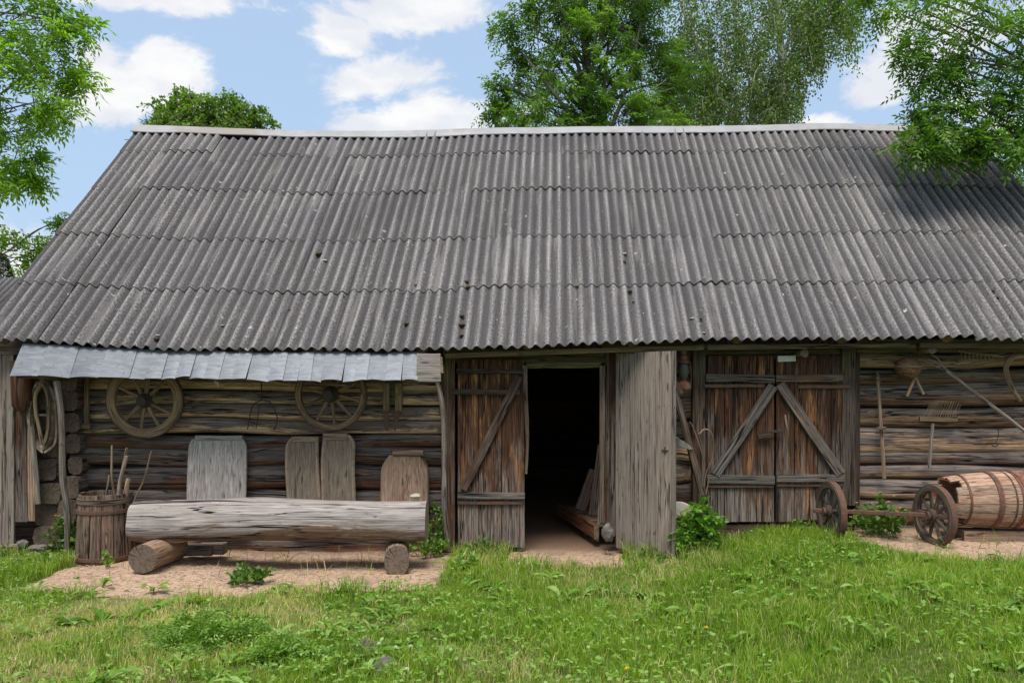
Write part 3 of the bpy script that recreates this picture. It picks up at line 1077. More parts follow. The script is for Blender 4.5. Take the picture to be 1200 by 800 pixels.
ld = leaf_parts('door', 'closed brown plank door with a dark diagonal brace',
                [(536, 561, 421, 636), (561, 588, 421, 639), (588, 615, 421, 641)], 8.12, 'door',
                [(535, 614, 432.5, 437.5, -.006, 'brace'), (530, 609, 456, 462.5, -.006, 'brace'), (536, 615, 577, 585, -.01, 'rail')],
                [(609, 441, 543, 573, .085, 'brace')], [(536, 612, 587, 591)])
sb = MB()
zz = np.linspace(PZ(555, 8.1), PZ(428, 8.1), 14)
cx_ = PX(616.5 + 1.5 * np.sin(np.linspace(0, 5, 14)), 8.1)
sweep(sb, np.stack([cx_, np.full(14, 8.11), zz], 1), rect(.045, .04, .004), (0, 1, 0), scl=np.linspace(.55, 1.15, 14), jit=.003)
sb.build('edge_strip', M['stave'], ld)

# open door leaf, swung outwards ---------------------------------------------
hx, hy_, fx, fy = PX(722, 8.10), 8.10, PX(792, 7.60), 7.60
od = MB()
dvec = np.array([fx - hx, fy - hy_, 0])
wl = np.linalg.norm(dvec)
dvec /= wl
nrm = np.array([-dvec[1], dvec[0], 0])
edges = [0, .215, .46, .70, wl]
pw = [(0, .235), (.235, .49), (.49, .665), (.665, wl)]
zt = [PZ(413.5, 8.0), PZ(412.5, 7.9), PZ(411.5, 7.7), PZ(411, 7.62)]
zb__ = [.0, -.012, .012, .008]
for i, (a, b) in enumerate(pw):
    c_ = np.array([hx, hy_, 0]) + dvec * (a + b) / 2
    sweep(od, line(c_ + [0, 0, zb__[i]], c_ + [0, 0, zt[i]], 12, .002), rect(b - a - (.006 if i != 2 else .001), .028, .004), nrm, jit=.0022, jf=5)
odo = od.build('door', M['pale'], barn, sharp=25)
odo['label'] = 'grey plank door swung open towards the grass'
ki = MB()
kc = np.array([hx, hy_, 0]) + dvec * .60 - nrm * 0
for s_ in (-1, 1):
    k2 = kc + nrm * (.02 * s_) + np.array([0, 0, PZ(526, 7.8)])
    sweep(ki, line(k2 - dvec * .035, k2 + dvec * .035, 3), circ(6, .006), (0, 0, 1))
    sweep(ki, line(k2 - np.array([0, 0, .04]), k2 + np.array([0, 0, .035]), 3), circ(6, .006), nrm)
ki.build('keyhole_plate', M['iron'], odo)
for zr_ in (.45, 1.60):
    r = MB()
    c0 = np.array([hx, hy_, zr_]) + nrm * .033
    sweep(r, line(c0 + dvec * .03, c0 + dvec * (wl - .04), 8, .002), rect(.032, .09, .004), (0, 0, 1), jit=.002)
    r.build('rail', M['rail'], odo)

# double doors ----------------------------------------------------------------
dl = leaf_parts('door', 'left leaf of the double door', [(829, 849, 417, 610), (849, 867, 417, 611), (867, 887, 417, 611), (887, 907.5, 417, 611)], 8.10, 'door',
                [(828, 908, 438.5, 448, -.01, 'rail'), (829, 908, 557, 567, -.01, 'rail')],
                [(906, 452, 838, 556, .10, 'rail')], [(826, 896, 450, 454), (830, 907, 568.5, 571.5)])
dr = leaf_parts('door', 'right leaf of the double door', [(909.5, 931, 417, 611), (931, 958, 417, 609), (958, 974, 417, 609), (974, 987, 417, 605)], 8.105, 'door',
                [(910, 988, 439, 447.5, 0.0, 'rail'), (911, 990, 556, 564.5, 0.0, 'rail')],
                [(914, 450, 985, 555, .10, 'rail')], [(936, 996, 451, 455), (911, 988, 567, 570)])
pl = MB()
hplank(pl, PX(912.5, 8.06), PX(933.5, 8.06), PZ(423.5, 8.06), PZ(416.5, 8.06), 8.085, .008, 3, 0, tilt=.004)
pl.build('name_plate', M['whiteplate'], dr)
hn = MB()
sweep(hn, curve([P3(920, 486, 8.07), P3(921.5, 497, 8.03), P3(923, 505, 8.03), P3(921.5, 520, 8.07)], 12), circ(8, .010), (0, 1, 0), jit=.002)
hn.build('handle', M['stick'], dr)
hs = MB()
hplank(hs, PX(902, 8.06), PX(917, 8.06), PZ(507, 8.06), PZ(504, 8.06), 8.062, .012, 3)
hplank(hs, PX(888, 8.06), PX(903, 8.06), PZ(513.5, 8.06), PZ(508.5, 8.06), 8.062, .03, 3, tilt=.015)
hs.build('latch', M['iron'], dl)
sil = MB()
hplank(sil, PX(826, 8.15), PX(1000, 8.15), .02, PZ(613, 8.2), 8.2, .16, 14)
sil.build('sill', M['post'], barn)

# gable-end annexe of upright boards on the far left ------------------------------
an = MB()
for (a, b, c0, c1, yy_) in ((-38, -20, 414, 640, 8.0), (-20, -4, 414, 650, 7.98), (-4, 3, 415, 648, 8.0), (3.5, 17, 416, 640, 7.99)):
    vplank(an, PX(a, yy_), PX(b, yy_), PZ(c1, yy_), PZ(c0, yy_), yy_, .03, 12, .004)
ano = an.build('board_wall', M['pale'], barn)
an2 = MB()
vplank(an2, PX(17, 8), PX(32, 8), PZ(611, 8), PZ(416, 8), 8.01, .03, 12, .004)
vplank(an2, PX(60, 8.1), PX(70, 8.1), PZ(600, 8.1), PZ(430, 8.1), 8.18, .03, 12, .004)
an2.build('board_wall', M['door'], barn)
an3 = MB()
vplank(an3, PX(32.5, 7.98), PX(41, 7.98), PZ(610, 7.98), PZ(416, 7.98), 7.99, .035, 12, .004)
hplank(an3, PX(-40, 7.9), PX(22, 7.9), PZ(660, 7.9), PZ(640, 7.9), 7.92, .06, 8, .006, tilt=.04)
an3.build('board_wall', M['block'], barn)
sh_ = MB()
for (x0, x1, y0, y1, z0, z1) in ((-5.35, -4.7, 8.3, 8.33, -.1, 2.3),):
    P_ = np.array([(x, y, z) for x in (x0, x1) for y in (y0, y1) for z in (z0, z1)])
    sh_.add(P_, [(0, 1, 3, 2), (4, 6, 7, 5), (0, 4, 5, 1), (2, 3, 7, 6), (0, 2, 6, 4), (1, 5, 7, 3)])
sh_.build('back_boards', M['inside'], barn, smooth=False)

# lean-to strip of galvanised sheets -----------------------------------------------
aw = MB()
edge = [12, 44, 80, 115, 150, 188, 222, 256, 289, 314, 348, 377, 401, 430, 452, 488]
bot = [440, 441, 443, 442, 443.5, 444, 443, 444.5, 445, 446.5, 446, 447, 446.5, 446, 446, 446]
half = []
for i in range(len(edge) - 1):
    subs = [edge[i], (edge[i] + edge[i + 1]) / 2, edge[i + 1]] if edge[i + 1] - edge[i] > 26 and i > 3 else [edge[i], edge[i + 1]]
    half += subs[:-1]
half.append(488)
for i in range(len(half) - 1):
    a, b = half[i], half[i + 1]
    ns_, nt_ = 8, 5
    yb0, yb1 = np.interp([a, b], edge, bot)
    xa, xb = PX(a, 7.62), PX(b, 7.62)
    rr = random.random()
    lift = .006 * (i % 2) + .002
    uu = np.linspace(-.012, 1.012, ns_)
    tt = np.linspace(0, 1, nt_)
    UU, TT = np.meshgrid(uu, tt)
    sl_ = random.uniform(-.012, .012)
    X = xa + (xb - xa) * UU + sl_ * (1 - TT) + 0.0 * TT
    Y = 7.62 + .20 * TT - lift + .004 * np.sin(UU * math.pi) * (1 - TT) * random.uniform(-1.5, 1)
    zb_ = PZ(yb0 + (yb1 - yb0) * UU, 7.62) + random.uniform(-.006, .004) + .005 * np.sin(UU * 3 + rr * 6)
    Z = zb_ + (eave_z(X) - .012 - zb_) * TT + lift + .006 * np.sin(UU * math.pi) * (1 - TT)
    P = np.stack([X, Y, Z], -1)
    Pl = P[0] + np.array([0, .003, -.004])
    Pl2 = P[0] + np.array([0, .012, .002])
    P = np.concatenate([Pl2.reshape(-1, 3), Pl.reshape(-1, 3), P.reshape(-1, 3)])
    aw.add(P, [(r * ns_ + j, r * ns_ + j + 1, (r + 1) * ns_ + j + 1, (r + 1) * ns_ + j) for r in range(nt_ + 1) for j in range(ns_ - 1)], rnd=rr)
awo = aw.build('metal_awning', M['zinc'], barn, sharp=50)
ab = MB()
hplank(ab, PX(488, 7.62), PX(516, 7.62), PZ(447, 7.62), PZ(414, 7.62), 7.66, .03, 4, .002)
ab.build('awning_board', M['trough_grey'], barn)
a2 = MB()
hplank(a2, PX(516, 7.62), PX(518.5, 7.62), PZ(437, 7.62), PZ(418, 7.62), 7.66, .05, 3, .001)
a2.build('awning_board', M['rim_pale'], barn)
a3 = MB()
hplank(a3, PX(20, 7.7), PX(512, 7.7), 1.715, 1.755, 7.70, .04, 20, .004)
sweep(a3, line(P3(340, 448, 7.68), P3(412, 452, 7.68), 10, .004), circ(8, .02, .014), (0, 0, 1), scl=np.linspace(.3, 1.0, 10), jit=.002)
for x_ in np.arange(-4.6, -.7, .75):
    sweep(a3, line((x_, 7.74, 1.74), (x_, 8.3, 1.94), 3), rect(.05, .05, .004), (0, 0, 1))
a3.build('awning_frame', M['post'], barn)
for (pts, r0, r1) in (([(66.5, 446, 7.70), (72, 490, 7.75), (73.5, 560, 7.85), (79, 600, 7.9), (80, 646, 8.0)], .030, .033),
                      ([(512, 446, 7.68), (519, 480, 7.75), (521, 540, 7.85), (521, 590, 7.9), (525, 645, 8.0)], .022, .033)):
    pp = MB()
    P = curve([P3(*q) for q in pts], 22)
    sweep(pp, P, circ(9, r0), (0, 1, 0), np.linspace(1, r1 / r0, 22), jit=.006, jf=12)
    pp.build('prop_pole', M['greystick'], barn)

# inside of the barn: what shows through the doorway
ins = MB()
for (px_, w_) in ((675, .2), (690, .22), (662, .18), (645, .2), (628, .2)):
    pass
for k in range(8):
    y_ = 8.7 + k * .33
    sweep(ins, line((1.42 + .02 * (k % 3), y_, 0.0), (1.42 + .03 * (k % 2), y_ + .02, 1.85), 5, .01), rect(.03, .25, .003), (0, 1, 0), jit=.003)
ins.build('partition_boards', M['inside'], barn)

# ================================================================== things on and before the wall
def ring_profile(mb, R, prof, m=48, jit=0.0, rnd=None, ax='y'):
    """closed ring: prof (k,2) = (radial offset, axial offset)"""
    rnd = random.random() if rnd is None else rnd
    k = len(prof)
    th = np.arange(m + 1) / m * 2 * math.pi
    s = random.randint(0, 999)
    rj = jit * vn(np.stack([np.cos(th) * 3 + s, np.sin(th) * 3, th * 0], -1), 3)
    rad = R + rj[:, None] + prof[None, :, 0]
    axl = np.tile(prof[None, :, 1], (m + 1, 1))
    P = np.stack([rad * np.cos(th)[:, None], axl, rad * np.sin(th)[:, None]], -1)
    g = np.stack([np.tile(th[:, None] * R, (1, k)) + rnd * 9, np.tile(prof[None, :, 0], (m + 1, 1)) + rnd * 5, axl], -1)
    a = np.stack([np.full((m + 1, k), rnd), np.zeros((m + 1, k)), np.zeros((m + 1, k))], -1)
    f = [(i * k + j, (i + 1) * k + j, (i + 1) * k + (j + 1) % k, i * k + (j + 1) % k) for i in range(m) for j in range(k)]
    mb.add(P.reshape(-1, 3), f, g.reshape(-1, 3), a.reshape(-1, 3))


def lathe(mb, prof, m=28, rnd=None, org=(0, 0, 0), jit=0.0, seed=1):
    """prof (k,2) = (radius, height) about Z"""
    prof = np.asarray(prof, float)
    k = len(prof)
    rnd = random.random() if rnd is None else rnd
    th = np.arange(m + 1) / m * 2 * math.pi
    rr = np.tile(prof[None, :, 0], (m + 1, 1))
    if jit:
        rr = rr + jit * fbm(np.stack([np.cos(th)[:, None] * 2 + prof[None, :, 1] * 0, np.sin(th)[:, None] * 2 + prof[None, :, 1] * 0, th[:, None] * 0 + prof[None, :, 1] * 5], -1), seed, 2)
    P = np.stack([rr * np.cos(th)[:, None], rr * np.sin(th)[:, None], np.tile(prof[None, :, 1], (m + 1, 1))], -1) + np.array(org)
    g = np.stack([np.tile(prof[None, :, 1], (m + 1, 1)) + rnd * 9, np.tile(th[:, None] * prof[:, 0].max(), (1, k)), np.zeros((m + 1, k))], -1)
    a = np.stack([np.full((m + 1, k), rnd), np.zeros((m + 1, k)), np.zeros((m + 1, k))], -1)
    f = [(i * k + j, (i + 1) * k + j, (i + 1) * k + j + 1, i * k + j + 1) for i in range(m) for j in range(k - 1)]
    mb.add(P.reshape(-1, 3), f, g.reshape(-1, 3), a.reshape(-1, 3))


def wheel(parent, R, rimw, rimd, hubr, hubl, ns, mw_, mh, mt_, phase=0.1, spoke_r=.016, tyre=.008):
    """spoked wheel in local space, axis along Y; parts hang under parent"""
    mb = MB()
    prof = rect(rimw, rimd, .005) + np.array([-rimw / 2, 0])
    ring_profile(mb, R, prof, 56, .002)
    rim = mb.build('rim', M[mw_], parent, local=True, sharp=40)
    mb = MB()
    ring_profile(mb, R + tyre / 2, rect(tyre, rimd * .96, .002), 56, .001)
    mb.build('tyre', M[mt_], parent, local=True, sharp=40)
    mb = MB()
    hp = [(0, -hubl * .5), (hubr * .62, -hubl * .5), (hubr * .68, -hubl * .38), (hubr * .72, -hubl * .25), (hubr, -hubl * .15), (hubr, hubl * .2), (hubr * .7, hubl * .3), (hubr * .62, hubl * .5), (0, hubl * .5)]
    lathe(mb, hp, 20, jit=.003)
    mb.build('hub', M[mh], parent, local=True, sharp=30, xf=Matrix.Rotation(math.radians(-90), 4, 'X'))
    for z_ in (-.32, .32):
        mb = MB()
        ring_profile(mb, hubr * .74, rect(.012, .02, .002) + np.array([0, z_ * hubl]), 20)
        mb.build('hub_band', M['iron'], parent, local=True)
    for i in range(ns):
        mb = MB()
        a_ = phase + i / ns * 2 * math.pi
        d_ = np.array([math.cos(a_), 0, math.sin(a_)])
        sweep(mb, line(d_ * hubr * .8, d_ * (R - rimw * .7), 7, .001), circ(8, spoke_r * 1.15, spoke_r * .8), (0, 1, 0), scl=np.array([1.1, 1.15, 1, .9, .85, .85, .9]), jit=.0015, jf=14)
        mb.build('spoke', M[mw_], parent, local=True)
    return rim


GW = 'wagon wheels hung on the log wall'
w1 = thing('wagon_wheel', 'spoked wooden wheel', 'wheel', P3(170, 469, 8.05), GW)
w1['label'] = 'spoked wooden wheel hung on the log wall above the tub of sticks'
wheel(w1, .375, .085, .055, .075, .20, 10, 'wheelwood', 'iron', 'rust', .14, .017)
w1.rotation_euler = (math.radians(4), 0, math.radians(3))
w2 = thing('wagon_wheel', 'spoked wooden wheel with a black hub hung above the cracked twin trough', 'wheel', P3(388, 462, 8.05), GW)
wheel(w2, .36, .055, .055, .082, .24, 10, 'wheelwood', 'iron', 'rust', .42, .015)
w2.rotation_euler = (math.radians(3), 0, math.radians(-3))

# wooden bar hanging far left
mb = MB()
vplank(mb, PX(96, 8.1), PX(101.5, 8.1), PZ(500, 8.1), PZ(442, 8.1), 8.15, .03, 8, .003)
o = mb.build('shaft', M['wheelwood'], None)
mlt = thing('wooden_mallet', 'narrow brown wooden mallet hanging head down left of the first wheel', 'mallet', tuple(o.location))
ORIG[mlt.name] = np.array(o.location)
o.parent = mlt
o.location = (0, 0, 0)
mb = MB()
hplank(mb, PX(93, 8.1), PX(104, 8.1), PZ(502, 8.1), PZ(496, 8.1), 8.15, .05, 4, .003)
mb.build('head', M['wheelwood'], mlt)

# iron frame hanging between the wheels
ir = thing('iron_hanger', 'thin wrought iron hoop with legs hanging between the two wheels', 'ironware', P3(311, 440, 8.12))
mb = MB()
sweep(mb, curve([P3(306, 442, 8.15), P3(306.5, 460, 8.13), P3(306, 470, 8.12)], 10), circ(6, .006), (0, 1, 0))
for s_ in (-1, 1):
    sweep(mb, curve([P3(306, 463, 8.12), P3(306 + 7 * s_, 461, 8.1), P3(306 + 12 * s_, 457, 8.12)], 8), circ(5, .005), (0, 1, 0))
mb.build('hook', M['iron'], ir)
mb = MB()
sweep(mb, curve([P3(290, 503, 8.12), P3(295, 478, 8.12), P3(301, 471, 8.12), P3(310, 469, 8.12), P3(318, 473, 8.12), P3(325, 490, 8.12), P3(321, 504, 8.12)], 26), circ(5, .006), (0, 1, 0))
sweep(mb, curve([P3(304, 472, 8.12), P3(302, 490, 8.12), P3(300, 502, 8.12)], 8), circ(5, .005), (0, 1, 0))
mb.build('hoop', M['iron'], ir)

# hinge-like pair of wooden blades
yk = thing('wooden_hames', 'two short dark wooden blades hanging side by side at the right end of the awning', 'harness', P3(460, 447, 8.1))
for (xa, xb) in ((453, 453.5), (467, 463)):
    mb = MB()
    vplank(mb, PX(xa - 5 + 1, 8.1), PX(xa + 3.5, 8.1), PZ(481, 8.1), PZ(449, 8.1), 8.12, .035, 6, .003)
    b_ = mb.build('blade', M['wheelwood'], yk)
    mb = MB()
    sweep(mb, line(P3(xa - 1, 480, 8.13), P3(xb, 505, 8.13), 8), rect(.055, .02, .003), (0, 1, 0), scl=[1.0, .95, .9, .9, .85, .8, .55, .15], jit=.001)
    mb.build('tip', M['rust'], b_)
mb = MB()
hplank(mb, PX(450, 8.1), PX(471, 8.1), PZ(474, 8.1), PZ(447, 8.1), 8.15, .02, 5, .002)
mb.build('backing_board', M['beam'], yk)

# horse collar and straps at the far left
hc = thing('horse_collar', 'worn brown horse collar hanging from a log end at the far left', 'horse collar', P3(50, 450, 8.0))
mb = MB()
pts = [(48, 448), (41, 458), (37, 472), (37, 495), (41, 512), (48, 524), (56, 523), (61, 508), (63, 488), (62, 466), (56, 452), (49, 448)]
P = curve([P3(a, b, 7.98) for a, b in pts], 44)
sweep(mb, P, circ(10, .034, .05), (0, 1, 0), jit=.006, jf=10)
mb.build('padding', M['leather'], hc)
mb = MB()
P = curve([P3(a, b, 7.92) for a, b in [(49, 449), (42, 462), (42, 480), (46, 500), (51, 520), (56, 505), (57, 480), (56, 462), (50, 449)]], 34)
sweep(mb, P, circ(8, .020), (0, 1, 0), jit=.003, jf=10)
mb.build('wooden_bow', M['wheelwood'], hc)
for q in ([(58, 452), (64, 470), (66, 500), (64, 520), (52, 530)], [(36, 500), (40, 520), (50, 530)], [(60, 455), (66, 468), (70, 485), (71, 496)], [(40, 487), (50, 486), (58, 487)], [(36, 470), (34, 490), (37, 515), (43, 545)]):
    mb = MB()
    P = curve([P3(a, b, 7.93) for a, b in q], 14)
    sweep(mb, P, rect(.022, .010, .002), (0, 1, 0), jit=.001)
    mb.build('strap', M['leather'], hc)

# hollow log vessel left of it
mb = MB()
prof = [(.0, -.25), (.05, -.25), (.085, -.2), (.10, -.08), (.105, .1), (.10, .25), (.0, .25)]
lathe(mb, prof, 22, org=P3(25.5, 452, 7.93), jit=.02, seed=5)
o = mb.build('hollow_log', M['door'])
tag(o, 'dark brown hollow log vessel hanging on the pale boards at the far left', 'log vessel')
mb = MB()
pole(mb, P3(36, 500, 7.93), P3(45, 590, 7.93), .03, .022, 10, 8, .012)
o = mb.build('bent_branch', M['greystick'])
tag(o, 'short pale branch leaning against the boards below the horse collar', 'branch')

# insulator knob
mb = MB()
sweep(mb, line(P3(252, 446.5, 7.74), P3(255.5, 449, 7.7), 5), circ(8, .02), (0, 0, 1), scl=[.6, 1, 1, .8, .4], jit=.004)
sweep(mb, line(P3(255, 448, 7.72), P3(256, 453, 7.73), 4), circ(8, .012), (0, 1, 0), scl=[1, 1.1, .9, .3])
o = mb.build('porcelain_knob', M['palestone'])
tag(o, 'small white porcelain knob under the metal awning', 'insulator')


# ---- three dugout troughs leaning on the wall behind the log
def slab(mb, outline, z0, z1, yb_, th, lip, rimw, u0=-1., u1=1., nu=26, nv=34, lean=0.0, rnd=.5, xcut=None):
    """upright dug-out board: half-width outline(v); raised rim of width rimw, height lip"""
    vv_ = np.linspace(0, 1, nv)
    uu_ = np.linspace(u0, u1, nu)
    VV, UU = np.meshgrid(vv_, uu_, indexing='ij')
    hw_c = outline(VV)
    X = UU * hw_c[0] + hw_c[1]
    Z = z0 + (z1 - z0) * VV
    W0 = hw_c[0]
    H = z1 - z0
    dist = np.minimum((1 - np.abs(UU)) * W0, (1 - VV) * H)
    hh = lip * (1 - sstep(dist, rimw * .5, rimw * 1.6)) + .004 * fbm(np.stack([X * 8, Z * 4, X * 0], -1), int(rnd * 50), 2)
    # round the outer edge over
    hh = hh - .02 * (1 - sstep(dist, 0, .02))
    Yf = yb_ + lean * VV - th - hh
    Yb = yb_ + lean * VV + 0 * VV
    Fp = np.stack([X, Yf, Z], -1).reshape(-1, 3)
    Bp = np.stack([X, Yb, Z], -1).reshape(-1, 3)
    n = nu
    N = nu * nv
    f = []
    for i in range(nv - 1):
        for j in range(nu - 1):
            a = i * n + j
            f.append((a, a + 1, a + 1 + n, a + n))
            f.append((N + a, N + a + n, N + a + n + 1, N + a + 1))
    for i in range(nv - 1):
        a, b = i * n, i * n + n - 1
        f.append((a, a + n, N + a + n, N + a))
        f.append((b + n, b, N + b, N + b + n))
    for j in range(nu - 1):
        a = (nv - 1) * n + j
        f.append((a, a + 1, N + a + 1, N + a))
        f.append((j + 1, j, N + j, N + j + 1))
    Pv = np.concatenate([Fp, Bp])
    g = np.stack([Pv[:, 2] + rnd * 7, Pv[:, 0] + rnd * 3, Pv[:, 1]], 1)
    rimf = np.concatenate([(1 - sstep(dist, rimw * .6, rimw * 1.1)).ravel(), np.zeros(N)])
    a = np.stack([np.full(len(Pv), rnd), np.zeros(len(Pv)), rimf], 1)
    mb.add(Pv, f, g, a)


def trough_mat(name, grey, brown, rim):
    """inner face and a paler worn rim; the rim mask sits in ax.z"""
    m_ = wood(name, grey, brown, bal=.4, crack=.25, contrast=.6, end=rim, bump=.35)
    return m_


def rounded(v, W0, W1, top=.16):
    r = W0 + (W1 - W0) * v
    tt = np.clip((v - (1 - top)) / top, 0, 1)
    return r * (1 - .16 * tt ** 2.2)


TZ = .25
YT = 8.10
tg = thing('dugout_trough', 'pale grey upright dugout trough with rounded top, left of the three behind the log bench', 'trough', (PX(251, YT), YT, TZ))
mb = MB()
cxp = PX(251.5, 8.05)
hw = .295
slab(mb, lambda v: (hw * (.99 + .03 * np.sin(v * 3.1)) * (1 - .11 * np.clip((v - .88) / .12, 0, 1) ** 2), cxp), TZ, PZ(515, 8.05), YT, .035, .015, .022, rnd=.4, lean=.06)
mb.build('hollow_board', trough_mat('trough_grey', (.40, .40, .395), (.33, .32, .30), (.42, .41, .38)), tg, sharp=50)
mb = MB()
hplank(mb, PX(225, 8.05), PX(281, 8.05), PZ(517, 8.05), PZ(511, 8.05), YT + .045, .05, 8, .006)
mb.build('end_lug', M['trough_grey'], tg)
tt_ = thing('dugout_trough', 'tan upright dugout trough split by a long dark crack, middle of the three', 'trough', (PX(374, YT), YT, TZ))
tm = trough_mat('trough_tan', (.215, .185, .145), (.18, .15, .115), (.42, .35, .26))
topz = PZ(512, 8.05)
for s_ in (-1, 1):
    mb = MB()
    # two halves meeting low down, parted at the top
    def ol(v, s_=s_):
        outer = .345 * (1 - .2 * np.clip((v - .85) / .15, 0, 1) ** 2.4) + .012 * v
        inner = .002 + .024 * np.clip(v, 0, 1) ** 2.5 + .005 * np.sin(v * 14) * 0
        w_ = (outer - inner) / 2
        wob = .012 * np.sin(v * 5 + 1)
        return (w_, PX(374.5, 8.05) + wob + s_ * (outer + inner) / 2)
    slab(mb, ol, TZ, topz + (.02 if s_ > 0 else 0), YT, .035, .018, .026, rnd=.4, lean=.05, nu=22)
    mb.build('half_board', tm, tt_, sharp=50)
    mb = MB()
    if s_ < 0:
        hplank(mb, PX(341, 8.05), PX(370, 8.05), PZ(518, 8.05), PZ(512, 8.05), YT + .03, .06, 6, .005)
    else:
        hplank(mb, PX(377, 8.05), PX(405, 8.05), PZ(515.5, 8.05), PZ(508, 8.05), YT + .03, .07, 6, .005)
    mb.build('end_lug', M['rim_pale'], tt_)
tb = thing('dugout_trough', 'small brown upright dugout trough with a narrow neck, right of the three', 'trough', (PX(473, YT), YT, TZ))
mb = MB()
slab(mb, lambda v: (.245 * (1 - .34 * np.clip((v - .78) / .22, 0, 1) ** 1.5), PX(473.5, 8.05)), TZ, PZ(534, 8.05), YT, .03, .010, .02, rnd=.6, lean=.05)
mb.build('hollow_board', trough_mat('trough_brown', (.30, .225, .165), (.245, .165, .115), (.37, .29, .21)), tb, sharp=50)
mb = MB()
hplank(mb, PX(459, 8.05), PX(495, 8.05), PZ(534.5, 8.05), PZ(528, 8.05), YT + .03, .06, 8, .006)
mb.build('end_lug', M['trough_brown'], tb)

# ---- the big log bench
bl_ = thing('log_bench', 'long silver-grey log lying as a bench on two short log blocks', 'bench', (PX(326, 7.4), 7.4, .2))
mb = MB()
k = 60
xs = np.linspace(PX(157, 7.4), PX(500, 7.38), k)
P = np.stack([xs, 7.42 + .016 * np.sin(xs * 1.7), .395 + .008 * np.sin(xs * 2.1)], 1)
sweep(mb, P, circ(36, .192, .186, .84), (0, 0, 1), np.linspace(1.03, .97, k) * (1 - .05 * np.exp(-((xs - xs[0]) / .05) ** 2)), jit=.022, jf=3.6, rnd=.42)
mb.build('log', M['grey_log'], bl_, sharp=50)
mb = MB()
sweep(mb, line(P3(152, 630, 7.34), P3(220, 633, 7.34), 12, .01), circ(10, .05, .022), (0, 0, 1), scl=np.concatenate([np.linspace(.5, 1.3, 9), [1.1, .7, .25]]), jit=.012, jf=8)
mb.build('bark_flap', M['tan_log'], bl_)
sb1 = MB()
A = P3(167, 656, 6.99)
B = P3(205, 640, 7.62)
A[2] = float(gz(A[0], A[1])) + .125
B[2] = float(gz(B[0], B[1])) + .115
sweep(sb1, line(A, B, 16, .004), circ(24, .128, .126), (0, 0, 1), jit=.006, jf=5, rnd=.5)
o = sb1.build('support_log', M['tan_log'])
tag(o, 'short tan log block under the left end of the log bench', 'log', 'log blocks under the bench')
sb2 = MB()
A = P3(465, 650, 7.16)
B = P3(466, 645, 7.75)
A[2] = float(gz(A[0], A[1])) + .115
B[2] = float(gz(B[0], B[1])) + .12
sweep(sb2, line(A, B, 14, .004), circ(20, .112, .135, .85), (0, 0, 1), jit=.01, jf=6, rnd=.5)
o = sb2.build('support_log', M['block'])
tag(o, 'grey split-faced log block under the right end of the log bench', 'log', 'log blocks under the bench')
mb = MB()
blob(mb, P3(487, 581, 7.42), .055, seed=3, flat=(1, .8, .45))
tag(mb.build('pebble', M['palestone']), 'pale pebble lying on the right end of the log bench', 'stone')
mb = MB()
for q in ((218, 250, 640), (232, 262, 647)):
    hplank(mb, PX(q[0], 7.75), PX(q[1], 7.75), .0, .10, 7.75 + (q[0] - 218) * .004, .12, 5, .006)
tag(mb.build('wood_block', M['pale']), 'weathered board block lying in the shade under the log bench', 'block')

# ---- tub with sticks
tubx, tuby = PX(122, 7.75), 7.78
tz = float(gz(tubx, tuby)) - .01
tub = thing('stave_tub', 'tall brown stave tub full of sticks beside the log bench', 'tub', (tubx, tuby, tz))
H = .66
mb = MB()
for i in range(15):
    a0, a1 = i / 15 * 2 * math.pi, (i + 1) / 15 * 2 * math.pi
    th = np.linspace(a0 + .012, a1 - .012, 6)
    top = H + random.uniform(-.006, .006)
    zs = np.array([0, 0, .2, .4, .55, top, top, .40, .02])
    ro = np.array([.262, .268, .260, .250, .243, .238, .214, .224, .24])
    P = np.stack([ro[None] * np.cos(th)[:, None], ro[None] * np.sin(th)[:, None], np.tile(zs[None], (6, 1))], -1) + np.array([tubx, tuby, tz])
    rr = random.random()
    g = np.stack([np.tile(zs[None], (6, 1)) + rr * 9, np.tile(th[:, None] * .25, (1, 9)) + rr * 3, np.tile(ro[None], (6, 1))], -1)
    a = np.tile([rr, 0, 0], (54, 1))
    mb.add(P.reshape(-1, 3), [(r * 9 + c, (r + 1) * 9 + c, (r + 1) * 9 + c + 1, r * 9 + c + 1) for r in range(5) for c in range(8)], g.reshape(-1, 3), a)
mb.build('staves', M['stave'], tub, sharp=40)
for (z_, r_, mt_) in ((.50, .247, 'rust'), (.055, .268, 'rust'), (.60, .243, 'stave')):
    mb = MB()
    ring_profile(mb, r_ + .004, rect(.010, .035 if mt_ != 'stave' else .05, .002), 36, .003)
    mb.build('hoop', M[mt_], tub, xf=Matrix.Translation((tubx, tuby, tz + z_)) @ Matrix.Rotation(math.radians(90), 4, 'X'))
mb = MB()
sweep(mb, line((tubx, tuby, tz + .3), (tubx, tuby, tz + .46), 3), circ(20, .215), (0, 1, 0))
mb.build('filling', M['soil'], tub)
